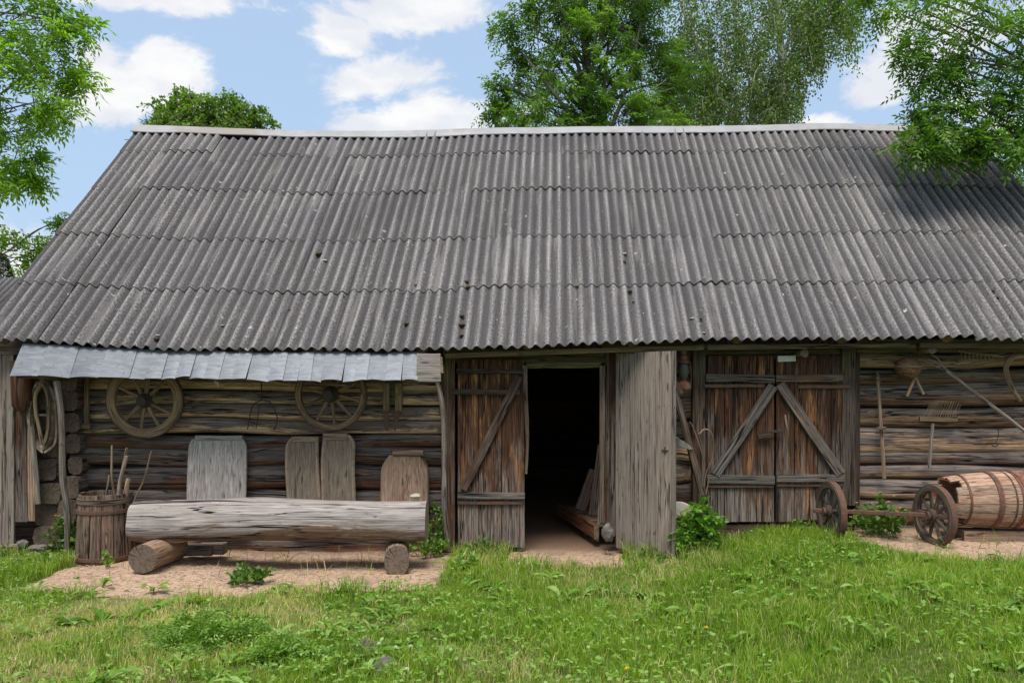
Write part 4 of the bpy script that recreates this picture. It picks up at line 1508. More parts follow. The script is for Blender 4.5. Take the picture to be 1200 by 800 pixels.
for (x0, y0, x1, y1, r_, dy, mm, lab) in ((134, 580, 131, 521, .015, .05, 'stick', 'peeled stick standing most upright, leftmost tall one in the tub'),
                                       (128, 585, 149, 525, .017, .0, 'wheelwood', 'brown bark stick leaning right in the tub'),
                                       (135, 580, 149, 534, .022, -.03, 'greystick', 'knobbly grey-white stick in the middle of the tub'),
                                       (146, 580, 177, 529, .010, -.03, 'stick', 'thin stick leaning far out of the tub to the right'),
                                       (120, 585, 128, 556, .014, .06, 'greystick', 'short stick end showing low at the back of the tub'),
                                       (136, 585, 151, 561, .028, -.06, 'tan_log', 'thick short sawn branch at the front of the tub')):
    mb = MB()
    base_ = np.array([PX(x0, tuby + dy), tuby + dy, tz + .30])
    tip_ = P3(x1, y1, tuby + dy + (.03 if x1 > 170 else 0))
    pole(mb, base_, tip_, r_, r_ * .75, 14, 8, .022, .006)
    tag(mb.build('stick', M[mm]), lab, 'stick', 'sticks standing in the tub')

# ---- lantern on the middle wall
lx, lz, ly = PX(800, 8.1), PZ(456, 8.1), 8.06
lan = thing('oil_lantern', 'rusty oil lantern hanging on the logs between the open door and the double door', 'lantern', (lx, ly, lz))
mb = MB()
lathe(mb, [(0, 0), (.07, 0), (.078, .02), (.075, .055), (.05, .075), (.03, .09), (0, .09)], 20, org=(lx, ly, lz))
mb.build('tank', M['orange_rust'], lan)
mb = MB()
lathe(mb, [(.028, .09), (.045, .13), (.052, .18), (.045, .23), (.03, .26)], 20, org=(lx, ly, lz))
mb.build('globe', M['glass'], lan)
mb = MB()
lathe(mb, [(.032, .26), (.05, .265), (.052, .285), (.04, .30), (.042, .33), (.03, .35), (0, .352)], 20, org=(lx, ly, lz))
mb.build('chimney_cap', M['orange_rust'], lan)
mb = MB()
for s_ in (-1, 1):
    sweep(mb, curve([(lx + s_ * .07, ly, lz + .03), (lx + s_ * .078, ly, lz + .16), (lx + s_ * .065, ly, lz + .27), (lx + s_ * .04, ly, lz + .31)], 12), circ(6, .007), (0, 1, 0))
sweep(mb, curve([(lx - .07, ly, lz + .25), (lx - .04, ly, lz + .36), (lx, ly, lz + .42), (lx + .04, ly, lz + .36), (lx + .07, ly, lz + .25)], 14), circ(5, .004), (0, 1, 0))
mb.build('frame', M['rust'], lan)

# leaning pole, wire, twigs, millstone behind the open door
mb = MB()
pole(mb, P3(789, 452, 8.0), P3(824, 580, 7.9), .033, .04, 14, 9, .008)
sweep(mb, line(P3(789, 449, 8.0), P3(797, 462, 8.0), 4), circ(9, .045, .05), (0, 0, 1), jit=.006)
tag(mb.build('leaning_pole', M['post']), 'brown pole leaning on the wall between the open door and the double door', 'pole')
mb = MB()
for k in range(5):
    sweep(mb, curve([P3(791 + k * .5, 511 + k * 1.8, 7.92), P3(800, 517 + k * 1.5, 7.88), P3(808 + k * .3, 522 + k, 7.88), P3(812, 528 - k, 7.92)], 12), circ(5, .004), (0, 0, 1))
tag(mb.build('wire_coil', simple('grey_wire', (.30, .29, .27), (.38, .36, .33), 20, .5, .5)), 'loose strands of grey wire wound round the leaning pole', 'wire')
tw = MB()
for q in ([(821, 580), (824, 555), (825, 540), (819, 520), (812, 500), (808, 494)], [(820, 508), (825, 503), (832, 505), (836, 515), (835, 535), (830, 545)], [(823, 585), (826, 560), (830, 548), (837, 538)],
          [(818, 508), (822, 520), (826, 535)], [(826, 585), (829, 570), (831, 560)]):
    sweep(tw, curve([P3(a, b, 7.88) for a, b in q], 18), circ(6, .0085), (0, 1, 0), scl=np.linspace(1.2, .5, 18))
tag(tw.build('twig_loop', M['stave']), 'thin bare looped twigs standing before the left post of the double door', 'twigs')
mb = MB()
lathe(mb, [(0, -.05), (.17, -.05), (.185, -.035), (.185, .035), (.17, .05), (.04, .06), (.035, .02), (0, .02)], 36, jit=.006)
mo = mb.build('millstone', M['palestone'], None, local=True, xf=Matrix.Rotation(math.radians(80), 4, 'X'))
mo.location = (PX(796, 7.95), 7.98, float(gz(PX(796, 7.95), 7.98)) + .30)
tag(mo, 'round pale millstone standing behind the edge of the open door', 'millstone')

# stones -------------------------------------------------------------
for (px_, py_, Y, r_, fl_, mm, lab) in ((712, 622, 7.98, .075, (.8, .8, 1.25), 'stone', 'upright grey stone at the foot of the right door post'),
                                    (20, 668, 7.6, .07, (1.4, 1, .7), 'stone', 'flat grey stone in the rubble at the left corner'),
                                    (27, 636, 7.95, .05, (1, 1, .9), 'stone', 'small dark stone wedged under the left boards'),
                                    (60, 655, 7.75, .09, (1.3, 1, .6), 'stone', 'broad dark stone below the corner log ends'),
                                    (44, 640, 8.0, .07, (1.5, 1, .5), 'stone', 'thin slab stone below the horse collar'),
                                    (1110, 628, 7.55, .05, (1, .9, .7), 'iron', 'small black lump between the wheel and the barrel')):
    mb = MB()
    c_ = P3(px_, py_, Y)
    c_[2] = max(c_[2], float(gz(c_[0], Y)) + r_ * fl_[2] * .6)
    blob(mb, c_ - np.array([0, 0, r_ * .25]), r_, seed=px_, flat=fl_, k=14, m=20, noise=.55)
    tag(mb.build('stone', M[mm]), lab, 'stone', 'stones along the foot of the barn')

# ---- inside the doorway: low sledge-like box with a red-brown end
bx = thing('low_wooden_box', 'long low plank box with a red-brown front end just inside the dark doorway', 'box', (1.0, 9.2, 0))
for (nm, a, b, wd, t_, up, mm) in (('side_board', P3(655, 565, 9.9), P3(699, 612, 8.38), .15, .05, (0, 0, 1), 'redbeam'),
                                   ('side_board', (1.28, 9.9, .10), (1.36, 8.5, .10), .14, .04, (0, 0, 1), 'inside')):
    mb = MB()
    a, b = np.array(a, float), np.array(b, float)
    a[2], b[2] = .10, .10
    sweep(mb, line(a, b, 8, .004), rect(t_, wd, .006), up, jit=.003)
    mb.build(nm, M[mm], bx)
mb = MB()
for k in range(5):
    y_ = 8.55 + k * .28
    x0_ = np.interp(y_, [8.38, 9.9], [PX(699, 8.38), PX(655, 9.9)])
    hplank(mb, x0_ + .03, 1.34, .14, .165, y_, .24, 4, .003)
mb.build('deck_boards', M['block'], bx)
mb = MB()
pole(mb, (.90, 8.42, .0), (.99, 8.75, .62), .018, .014, 8, 7)
tag(mb.build('leaning_stick', M['pale']), 'thin stick leaning inside the dark doorway against the right jamb', 'stick')
for i, (xa, za, xb, zb2) in enumerate(((.93, .17, 1.05, .95), (.80, .17, .98, .62))):
    mb = MB()
    sweep(mb, line((xa, 9.0 + i * .35, za), (xb, 9.15 + i * .35, zb2), 5), rect(.13, .03, .003), (0, 1, 0), jit=.002)
    tag(mb.build('loose_board', M['block']), ('taller' if i == 0 else 'shorter') + ' loose board propped on the low box inside the doorway', 'board')

# ---- right wall tools
mb = MB()
st = thing('crossbar_staff', 'long upright wooden staff with a small crossbar on the logs right of the double door', 'tool', P3(1033, 560, 8.12))
pole(mb, P3(1036, 560, 8.12), P3(1029, 441, 8.14), .019, .017, 14, 8, .004, .003)
mb.build('shaft', M['stick'], st)
mb = MB()
hplank(mb, PX(1028, 8.1), PX(1037.5, 8.1), PZ(503.5, 8.1), PZ(500, 8.1), 8.10, .035, 3, .002)
mb.build('crossbar', M['stick'], st)
mb = MB()
pole(mb, P3(1029, 447, 8.14), P3(1027.5, 435, 8.15), .026, .012, 5, 8)
mb.build('tip', M['post'], st)

# wicker basket ball
bk = thing('wicker_basket', 'round brown wicker basket hanging under the eave on the right wall', 'basket', P3(1064, 430, 8.08))
mb = MB()
bc = P3(1064, 431, 8.06)
k_, m_ = 26, 60
th = np.linspace(0.05, math.pi - .05, k_)
ph = np.arange(m_ + 1) / m_ * 2 * math.pi
TT, PP = np.meshgrid(th, ph, indexing='ij')
rr = 1 + .05 * np.sign(np.sin(PP * 14)) * np.sin(TT * 26)
P = np.stack([np.sin(TT) * np.cos(PP) * rr * .122, np.sin(TT) * np.sin(PP) * rr * .10, np.cos(TT) * rr * .108], -1) + bc
g = np.stack([PP * .6, TT * .4, TT * 0], -1)
mb.add(P.reshape(-1, 3), [(i * (m_ + 1) + j, (i + 1) * (m_ + 1) + j, (i + 1) * (m_ + 1) + j + 1, i * (m_ + 1) + j + 1) for i in range(k_ - 1) for j in range(m_)], g.reshape(-1, 3))
mb.build('woven_body', M['wicker'], bk, sharp=80)
mb = MB()
P = curve([bc + np.array([math.cos(a) * .128, -math.sin(a) * .105, .012]) for a in np.linspace(-.3, math.pi + .3, 14)], 24)
sweep(mb, P, circ(6, .008), (0, 0, 1))
mb.build('rim_band', M['stick'], bk)
fk = thing('forked_stick', 'two short pale sticks forming an A below the wicker basket', 'stick', P3(1072, 438, 8.05))
for (x1, y1) in ((1063, 464), (1082, 462)):
    mb = MB()
    pole(mb, P3(1072.5, 441, 8.05), P3(x1, y1, 8.05), .014, .017, 6, 8, .003)
    mb.build('leg', M['stick'], fk)

# carding comb with handle
cb_ = thing('wooden_comb', 'slanting-toothed wooden comb with a pale handle hanging on the middle of the right wall', 'comb', P3(1090, 550, 8.1))
mb = MB()
pole(mb, P3(1093, 496, 8.12), P3(1089, 548, 8.1), .017, .014, 8, 8, .003)
mb.build('handle', M['greystick'], cb_)
mb = MB()
hplank(mb, PX(1080, 8.1), PX(1124, 8.1), PZ(494, 8.1), PZ(488, 8.1), 8.14, .03, 6, .004)
mb.build('head', M['wheelwood'], cb_)
for i in range(14):
    mb = MB()
    x_ = 1081 + i * 2.9
    sweep(mb, line(P3(x_, 489, 8.10), P3(x_ + 10 - i * .15, 467 + abs(i - 6) * .8, 8.12), 4), circ(5, .0034), (0, 1, 0))
    mb.build('tooth', M['wheelwood'], cb_)

# hay fork
hf = thing('hay_fork', 'long pale wooden hay fork hung diagonally across the right wall', 'hay fork', P3(1088, 420, 8.05))
mb = MB()
pole(mb, P3(1109, 434, 8.05), P3(1215, 516, 8.0), .017, .019, 18, 8, .004, .002)
mb.build('shaft', M['greystick'], hf)
for q in ([(1110, 434), (1098, 425), (1086, 420)], [(1109, 433), (1100, 421), (1091, 415)], [(1110, 436), (1097, 430), (1084, 423)]):
    mb = MB()
    sweep(mb, curve([P3(a, b, 8.05) for a, b in q], 10), circ(6, .010), (0, 0, 1), scl=np.linspace(1, .6, 10))
    mb.build('tine', M['greystick'], hf)

# rake head
rk = thing('wooden_rake_head', 'wooden rake head with short downward teeth below the eave at the right', 'rake', P3(1150, 415, 8.1))
mb = MB()
pole(mb, P3(1122, 411, 8.08), P3(1176, 418, 8.08), .013, .011, 10, 8, .004)
mb.build('head_bar', M['wheelwood'], rk)
for i in range(9):
    mb = MB()
    x_ = 1126 + i * 4.7
    pole(mb, P3(x_, 411.5 + i * .6, 8.07), P3(x_ + 1, 420.5 + i * .6, 8.04), .006, .004, 4, 6, .001, 0)
    mb.build('tooth', M['stick'], rk)

mb = MB()
P = curve([P3(a, b, 8.08) for a, b in [(1196, 470), (1188, 458), (1181, 443), (1179, 430), (1184, 421), (1194, 417), (1206, 420), (1214, 432)]], 30)
sweep(mb, P, circ(9, .026), (0, 1, 0), np.linspace(.8, 1.1, 30), jit=.005)
tag(mb.build('bentwood_yoke', M['wheelwood']), 'curved bentwood yoke hanging at the right edge of the log wall', 'yoke')
mb = MB()
sweep(mb, curve([P3(a, b, 8.12) for a, b in [(1168, 497), (1170, 505), (1169, 513), (1166, 520)]], 12), circ(5, .004), (0, 1, 0))
sweep(mb, curve([P3(a, b, 8.1) for a, b in [(1162, 521), (1166, 523), (1170, 521)]], 8), circ(5, .006), (0, 0, 1))
tag(mb.build('wire_hook', M['iron']), 'small wire hook hanging below the hay fork', 'hook')

# ---- axle with two wheels
ax1 = np.array([PX(974, 7.7), 7.70, 0.0])
ax2 = np.array([PX(1095, 7.5), 7.50, 0.0])
Rw = .275
ax1[2] = float(gz(ax1[0], ax1[1])) + Rw - .005
ax2[2] = float(gz(ax2[0], ax2[1])) + Rw - .015
axl = thing('cart_axle', 'rusty cart axle with two iron-tyred wooden wheels standing before the barn', 'cart axle', tuple((ax1 + ax2) / 2))
dr_ = ax2 - ax1
ang = math.atan2(dr_[1], dr_[0])
mb = MB()
d_ = dr_ / np.linalg.norm(dr_)
sweep(mb, line(ax1 - d_ * .16, ax2 + d_ * .10, 10), rect(.036, .042, .006), (0, 0, 1), jit=.002)
sweep(mb, line(ax1 + d_ * .48, ax1 + d_ * .52, 3), rect(.045, .055, .004), (0, 0, 1))
mb.build('axle_bar', M['rust'], axl)
for c_, tl in ((ax1, 3), (ax2, -4)):
    wh = bpy.data.objects.new('wheel', None)
    C.objects.link(wh)
    wh.empty_display_size = .1
    wh.parent = axl
    wh.location = Vector(c_ - (ax1 + ax2) / 2)
    wh.rotation_euler = (0, math.radians(tl * 6), math.radians(92 if tl > 0 else 98))
    ORIG[wh.name] = np.zeros(3)
    wheel(wh, Rw, .05, .062, .062, .17, 10, 'darkwood', 'rust', 'rust', .2, .019, .012)

# ---- barrel on a beam
bx0, bxr, byc = PX(1112, 7.62), 5.72, 7.74
bzc = .535
br = thing('wooden_barrel', 'lying pale barrel with rusty hoops and a broken open end at the right', 'barrel', (5.0, byc, bzc))
L_ = 1.30


def bprof(s):
    return .218 + .062 * np.sin(np.clip(s / L_, 0, 1) * math.pi * .98 + .0) ** 0.9


mb = MB()
nst = 18
for i in range(nst):
    a0, a1 = i / nst * 2 * math.pi, (i + 1) / nst * 2 * math.pi
    th = np.linspace(a0 + .008, a1 - .008, 5)
    s0 = random.uniform(0.0, .05) + (.09 if i % 5 == 1 else 0)
    ss = np.linspace(s0, L_, 14)
    ro = bprof(ss) + random.uniform(-.002, .002)
    ri_ = ro - .022
    SS = np.concatenate([ss, ss[::-1], ss[:1]])
    RR = np.concatenate([ro, ri_[::-1], ro[:1]])
    n_ = len(SS)
    P = np.stack([bx0 + np.tile(SS, (5, 1)), byc + RR[None] * np.cos(th)[:, None], bzc + RR[None] * np.sin(th)[:, None]], -1)
    rr = random.random()
    g = np.stack([np.tile(SS + rr * 9, (5, 1)), np.tile(th[:, None] * .3, (1, n_)) + rr * 2, np.tile(RR, (5, 1))], -1)
    mb.add(P.reshape(-1, 3), [(r * n_ + c, r * n_ + c + 1, (r + 1) * n_ + c + 1, (r + 1) * n_ + c) for r in range(4) for c in range(n_ - 1)], g.reshape(-1, 3), np.tile([rr, 0, 0], (5 * n_, 1)))
mb.build('staves', M['barrelwood'], br, sharp=35)
for (s_, wd_, mm) in ((.15, .022, 'rusthoop'), (.42, .05, 'rusthoop'), (.62, .022, 'rusthoop'), (.74, .20, 'orange_rust'), (1.1, .03, 'rusthoop')):
    mb = MB()
    ring_profile(mb, float(bprof(s_)) + .005, rect(.006, wd_, .001), 44, .002)
    mb.build('hoop', M[mm], br, xf=Matrix.Translation((bx0 + s_, byc, bzc)) @ Matrix.Rotation(math.radians(90), 4, 'Z'))
mb = MB()
sweep(mb, line((bx0 + .55, byc, bzc), (bx0 + .57, byc, bzc), 2), circ(28, .28), (0, 0, 1))
mb.build('head', M['inside'], br)
mb = MB()
gzb = float(gz(5.0, 7.6))
hplank(mb, PX(1128, 7.62), 5.9, gzb - .02, gzb + .085, 7.70, .22, 12, .008)
tag(mb.build('bearer_beam', M['tan_log']), 'flat grey-tan beam under the lying barrel', 'beam')
mb = MB()
for k in range(7):
    sweep(mb, line((3.4 + .1 * k, 8.16 + .01 * k, .26 + .0 * k), (3.9 + .1 * k, 8.12, .26), 4, .01), circ(5, .008), (0, 0, 1))

# ================================================================== vegetation
def ortho(d):
    r = rng.normal(size=d.shape)
    s = np.cross(d, r)
    return s / (np.linalg.norm(s, axis=1)[:, None] + 1e-9)


def unit(a):
    return a / (np.linalg.norm(a, axis=-1, keepdims=True) + 1e-9)


def leaf_quads(base, dirn, nrm_, L, Wd, fold=0.15, r0=None):
    """rhombic leaf per row; returns V (n,4,3)"""
    side = np.cross(dirn, nrm_)
    side = unit(side)
    L = np.asarray(L).reshape(-1, 1)
    Wd = np.asarray(Wd).reshape(-1, 1)
    mid = base + dirn * L * 0.45
    up = nrm_ * Wd * fold
    return np.stack([base, mid + side * Wd / 2 + up, base + dirn * L, mid - side * Wd / 2 + up], 1)


def build_leaves(name, V4, rnd, mat, parent, kind=None, base=None):
    n = len(V4)
    q = np.arange(n * 4).reshape(n, 4)
    a = np.repeat(rnd, 4, 0)
    o = fast(name, V4.reshape(-1, 3), q, np.zeros((0, 3), int), mat, parent, a, kind, base)
    return o


def compound(base, dirn, L=0.26, leaflet=0.085, wd=0.028, pairs=4, droop=0.35):
    """ash-like pinnate leaves"""
    n = len(base)
    out, rn = [], []
    nr = unit(np.array([0, 0, 1.0]) + rng.normal(size=(n, 3)) * .35)
    nr = unit(nr - dirn * (nr * dirn).sum(1, keepdims=True))
    side = np.cross(dirn, nr)
    Ls = L * rng.uniform(.7, 1.15, (n, 1))
    r0 = rng.uniform(0, 1, n)
    h0 = rng.uniform(0, 1, n)
    for k in range(pairs):
        f = (k + 1.0) / (pairs + .6)
        c = base + dirn * Ls * f + np.array([0, 0, -1.0]) * (f ** 2) * Ls * droop
        for s in (-1, 1):
            d = unit(dirn * .55 + side * s + np.array([0, 0, -.35]) + rng.normal(size=(n, 3)) * .15)
            nn = unit(nr + rng.normal(size=(n, 3)) * .3)
            out.append(leaf_quads(c, d, nn, leaflet * rng.uniform(.8, 1.15, n), wd * rng.uniform(.8, 1.2, n)))
            rn.append(np.stack([np.clip(r0 + rng.normal(0, .12, n), 0, 1), h0, np.zeros(n)], 1))
    tipc = base + dirn * Ls + np.array([0, 0, -1.0]) * Ls * droop
    d = unit(dirn + np.array([0, 0, -.6]))
    out.append(leaf_quads(tipc, d, nr, np.full(n, leaflet * 1.1), np.full(n, wd * 1.1)))
    rn.append(np.stack([r0, h0, np.zeros(n)], 1))
    return np.concatenate(out), np.concatenate(rn)


def simple_leaves(base, dirn, L=.06, wd=.045):
    n = len(base)
    nn = unit(rng.normal(size=(n, 3)) + np.array([0, 0, .8]))
    nn = unit(nn - dirn * (nn * dirn).sum(1, keepdims=True))
    r = np.stack([rng.uniform(0, 1, n), rng.uniform(0, 1, n), np.zeros(n)], 1)
    return leaf_quads(base, dirn, nn, L * rng.uniform(.7, 1.2, n), wd * rng.uniform(.7, 1.2, n)), r


def twigs_of(blob_c, blob_r, n, up=.25, root=None):
    """twigs that fill a clump, fanning from its root side outwards"""
    c = np.asarray(blob_c, float)
    res = []
    for i in range(n):
        d = unit(rng.normal(size=3) + np.array([0, 0, up]))
        s = c + rng.normal(size=3) * blob_r * .38
        e = c + d * blob_r * rng.uniform(.65, 1.1)
        if root is not None:
            s = s * .7 + np.asarray(root) * .3 if rng.random() < .25 else s
        mid = (s + e) / 2 + rng.normal(size=3) * blob_r * .10 + np.array([0, 0, .06 * blob_r])
        e = e + np.array([0, 0, -.14 * blob_r])
        res.append(np.stack([s, mid, e]))
    return res


def sample_twigs(tw, per, spread=.05, lo=.25):
    B, D = [], []
    for P in tw:
        t_ = rng.uniform(lo, 1.05, per)[:, None]
        p = (1 - t_) ** 2 * P[0] + 2 * t_ * (1 - t_) * P[1] + t_ ** 2 * P[2]
        tg_ = unit(2 * (1 - t_) * (P[1] - P[0]) + 2 * t_ * (P[2] - P[1]))
        B.append(p + rng.normal(size=p.shape) * spread)
        D.append(unit(tg_ * .7 + rng.normal(size=p.shape) * .65))
    return np.concatenate(B), np.concatenate(D)


def tree(name, label, cat, base, trunk_pts, trunk_r, blobs, kind, leafmat_, barkmat='bark', tw=16, per=9, group=None, twr=.006, lk=None, limbs=True, extra_limbs=()):
    """blobs [(centre, radius)]"""
    root = thing(name, label, cat, tuple(base), group)
    tb_ = MB()
    TP = curve([np.asarray(p, float) for p in trunk_pts], 24)
    sweep(tb_, TP, circ(10, trunk_r), (0, 1, 0), np.linspace(1, .25, 24), jit=trunk_r * .15, jf=3)
    allt = []
    B, D = [], []
    for (c, r) in blobs:
        c = np.asarray(c, float)
        # limb from the trunk to the clump
        hz_ = np.abs(TP[:, 2] - (c[2] - r * 1.2 - .35 * np.linalg.norm(TP[:, :2] - c[:2], axis=1)))
        i = int(np.argmin(hz_))
        s = TP[i]
        if limbs:
            mid = (s + c) / 2 + np.array([0, 0, .12 * np.linalg.norm(c - s)]) + rng.normal(size=3) * .06 * np.linalg.norm(c - s)
            LP = curve([s, mid, c], 9)
            rr0 = min(trunk_r * .5, .02 + .028 * r)
            sweep(tb_, LP, circ(6, rr0), (0, 1, 0), np.linspace(1, .25, 9), caps=False)
        T_ = twigs_of(c, r, max(5, int(tw * r * r / .25)) if kind != 'maple' else max(5, int(tw * r * r)), root=s)
        for P in T_:
            if kind == 'maple':
                P[2] = P[0] + (P[2] - P[0]) * .9
            Pc = np.stack([P[0], (P[0] + P[1]) / 2 + (P[1] - P[0]) * .06, P[1], P[2]])
            sweep(tb_, Pc, circ(3, twr), (0, 1, 0), [1.3, 1.1, .8, .4], caps=False)
        b_, d_ = sample_twigs(T_, per)
        B.append(b_)
        D.append(d_)
    for q in extra_limbs:
        P = curve([np.asarray(p, float) for p in q[0]], 14)
        sweep(tb_, P, circ(8, q[1]), (0, 1, 0), np.linspace(1, .4, 14), jit=q[1] * .1)
    B, D = np.concatenate(B), np.concatenate(D)
    tb_.build('trunk', M[barkmat], root)
    lk = lk or {}
    if kind == 'ash':
        Q, R_ = compound(B, D, **lk)
    else:
        Q, R_ = simple_leaves(B, D, **lk)
    # whole clumps a little lighter or darker in leaf colour
    cc = Q.mean(1)
    cl = fbm(cc * 1.3, 5, 2)
    R_[:, 0] = np.clip(R_[:, 0] * .7 + .2 + cl * .7, 0, 1)
    R_[:, 1] = np.clip(R_[:, 1] * .8 + .3 * cl, 0, 1)
    build_leaves('crown', Q, R_, M[leafmat_], root)
    return root


def bl(px_, py_, Y, r):
    return (P3(px_, py_, Y), r)


# near ash on the left
Yl = 12.0
KL = 12.0 / 8.9
tree('ash_tree', 'bright green ash tree reaching into the photo from the left edge', 'tree', (-10.6, 12.3, -.05),
     [(-10.6, 12.3, -.05), (-10.4, 12.3, 3.2), (-10.1, 12.2, 6.0), (-9.5, 12.1, 9.5)], .2,
     [(c_, r_ * KL) for c_, r_ in [bl(22, 8, Yl, .62), bl(64, 18, Yl - .3, .38), bl(92, 30, Yl, .17), bl(30, 75, Yl - .3, .50), bl(72, 72, Yl + .2, .30), bl(18, 130, Yl, .50), bl(70, 112, Yl - .2, .28), bl(95, 100, Yl, .14),
      bl(8, 178, Yl - .2, .34), bl(50, 150, Yl, .20), bl(40, 190, Yl, .13), bl(5, 208, Yl, .10), bl(42, 208, Yl, .05),
      bl(-60, 60, Yl, .7), bl(-70, 150, Yl + .2, .4), bl(-30, -50, Yl + .2, .6), bl(40, -45, Yl, .5), bl(-140, 0, Yl + .4, .8)]],
     'ash', 'ash', tw=6, per=13, lk=dict(L=.25, leaflet=.10, wd=.034), twr=.008)
# loose low branch showing behind the roof's left corner
tree('young_ash_tree', 'thin young ash with loose leaves behind the lower left corner of the roof', 'tree', (-9.3, 12.4, -.05),
     [(-9.3, 12.4, -.05), (-9.0, 12.3, 1.8), (-8.3, 12.2, 3.2), (-7.6, 12.1, 3.7)], .028,
     [bl(12, 280, 12.2, .17), bl(32, 284, 12.2, .15), bl(52, 287, 12.2, .14), bl(30, 303, 12.2, .10), bl(46, 298, 12.3, .08), bl(72, 262, 12.6, .10), bl(80, 256, 12.6, .10)],
     'ash', 'ash', tw=14, per=8, lk=dict(L=.15, leaflet=.07, wd=.028))

# round maple far behind the ridge
Ym = 30
mblobs = [bl(195, 136, Ym, 1.0), bl(215, 120, Ym, .75), bl(180, 150, Ym, .55), bl(240, 135, Ym, 1.0), bl(265, 128, Ym, .8), bl(285, 138, Ym, .85), bl(308, 142, Ym, .6), bl(305, 130, Ym, .3), bl(230, 160, Ym, 1.6), bl(280, 165, Ym, 1.5), bl(200, 175, Ym, 1.4),
          bl(245, 205, Ym, 2.6), bl(220, 116, Ym, .3), bl(262, 118, Ym, .32)]
tree('maple_tree', 'round-crowned maple showing above the left part of the ridge', 'tree', (PX(245, Ym), Ym, 0),
     [(PX(245, Ym), Ym, 0), (PX(246, Ym), Ym, 4), (PX(245, Ym), Ym, 7.5)], .3, mblobs, 'maple', 'maple', tw=60, per=22, twr=.010, lk=dict(L=.13, wd=.11))

# centre ash behind the barn
Ya = 15.5
ab_ = [bl(612, 25, Ya, .55), bl(650, 20, Ya, .75), bl(598, 70, Ya, .40), bl(590, 32, Ya, .22), bl(632, 75, Ya + .3, .65), bl(690, 40, Ya - .3, .85), bl(735, 25, Ya, .8), bl(676, 100, Ya, .80), bl(620, 118, Ya - .2, .55),
       bl(590, 120, Ya, .28), bl(592, 145, Ya, .25), bl(640, 145, Ya, .6), bl(700, 140, Ya, .8), bl(735, 95, Ya, .85), bl(770, 130, Ya, .65), bl(765, 60, Ya + .4, .6), bl(580, 98, Ya, .15), bl(575, 128, Ya, .12), bl(650, -40, Ya, 1.1),
       bl(730, -50, Ya, 1.2), bl(690, -110, Ya, 1.3), bl(785, 95, Ya + .5, .5), bl(790, 50, Ya + .5, .4), bl(795, 130, Ya + .5, .5), bl(600, 95, Ya, .4), bl(772, 10, Ya + .6, .6), bl(770, -30, Ya + .6, .6), bl(755, 45, Ya + .5, .5), bl(800, 90, Ya + .8, .45), bl(620, 170, Ya, .9), bl(720, 180, Ya, 1.2)]
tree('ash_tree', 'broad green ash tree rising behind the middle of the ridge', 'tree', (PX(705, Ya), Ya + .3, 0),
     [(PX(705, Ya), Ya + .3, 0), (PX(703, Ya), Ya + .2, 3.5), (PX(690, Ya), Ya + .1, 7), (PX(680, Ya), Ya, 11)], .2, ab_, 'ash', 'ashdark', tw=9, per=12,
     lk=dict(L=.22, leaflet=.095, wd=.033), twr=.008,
     extra_limbs=(([P3(705, 200, Ya), P3(690, 120, Ya), P3(672, 60, Ya - .2), P3(650, -10, Ya - .3)], .06), ([P3(700, 190, Ya), P3(735, 100, Ya), P3(750, 30, Ya)], .05),
                  ([P3(695, 170, Ya), P3(650, 110, Ya - .3), P3(610, 60, Ya - .2)], .045), ([P3(705, 150, Ya), P3(712, 60, Ya), P3(730, -20, Ya)], .045)))

# birch: hanging strands
Yb = 17.5


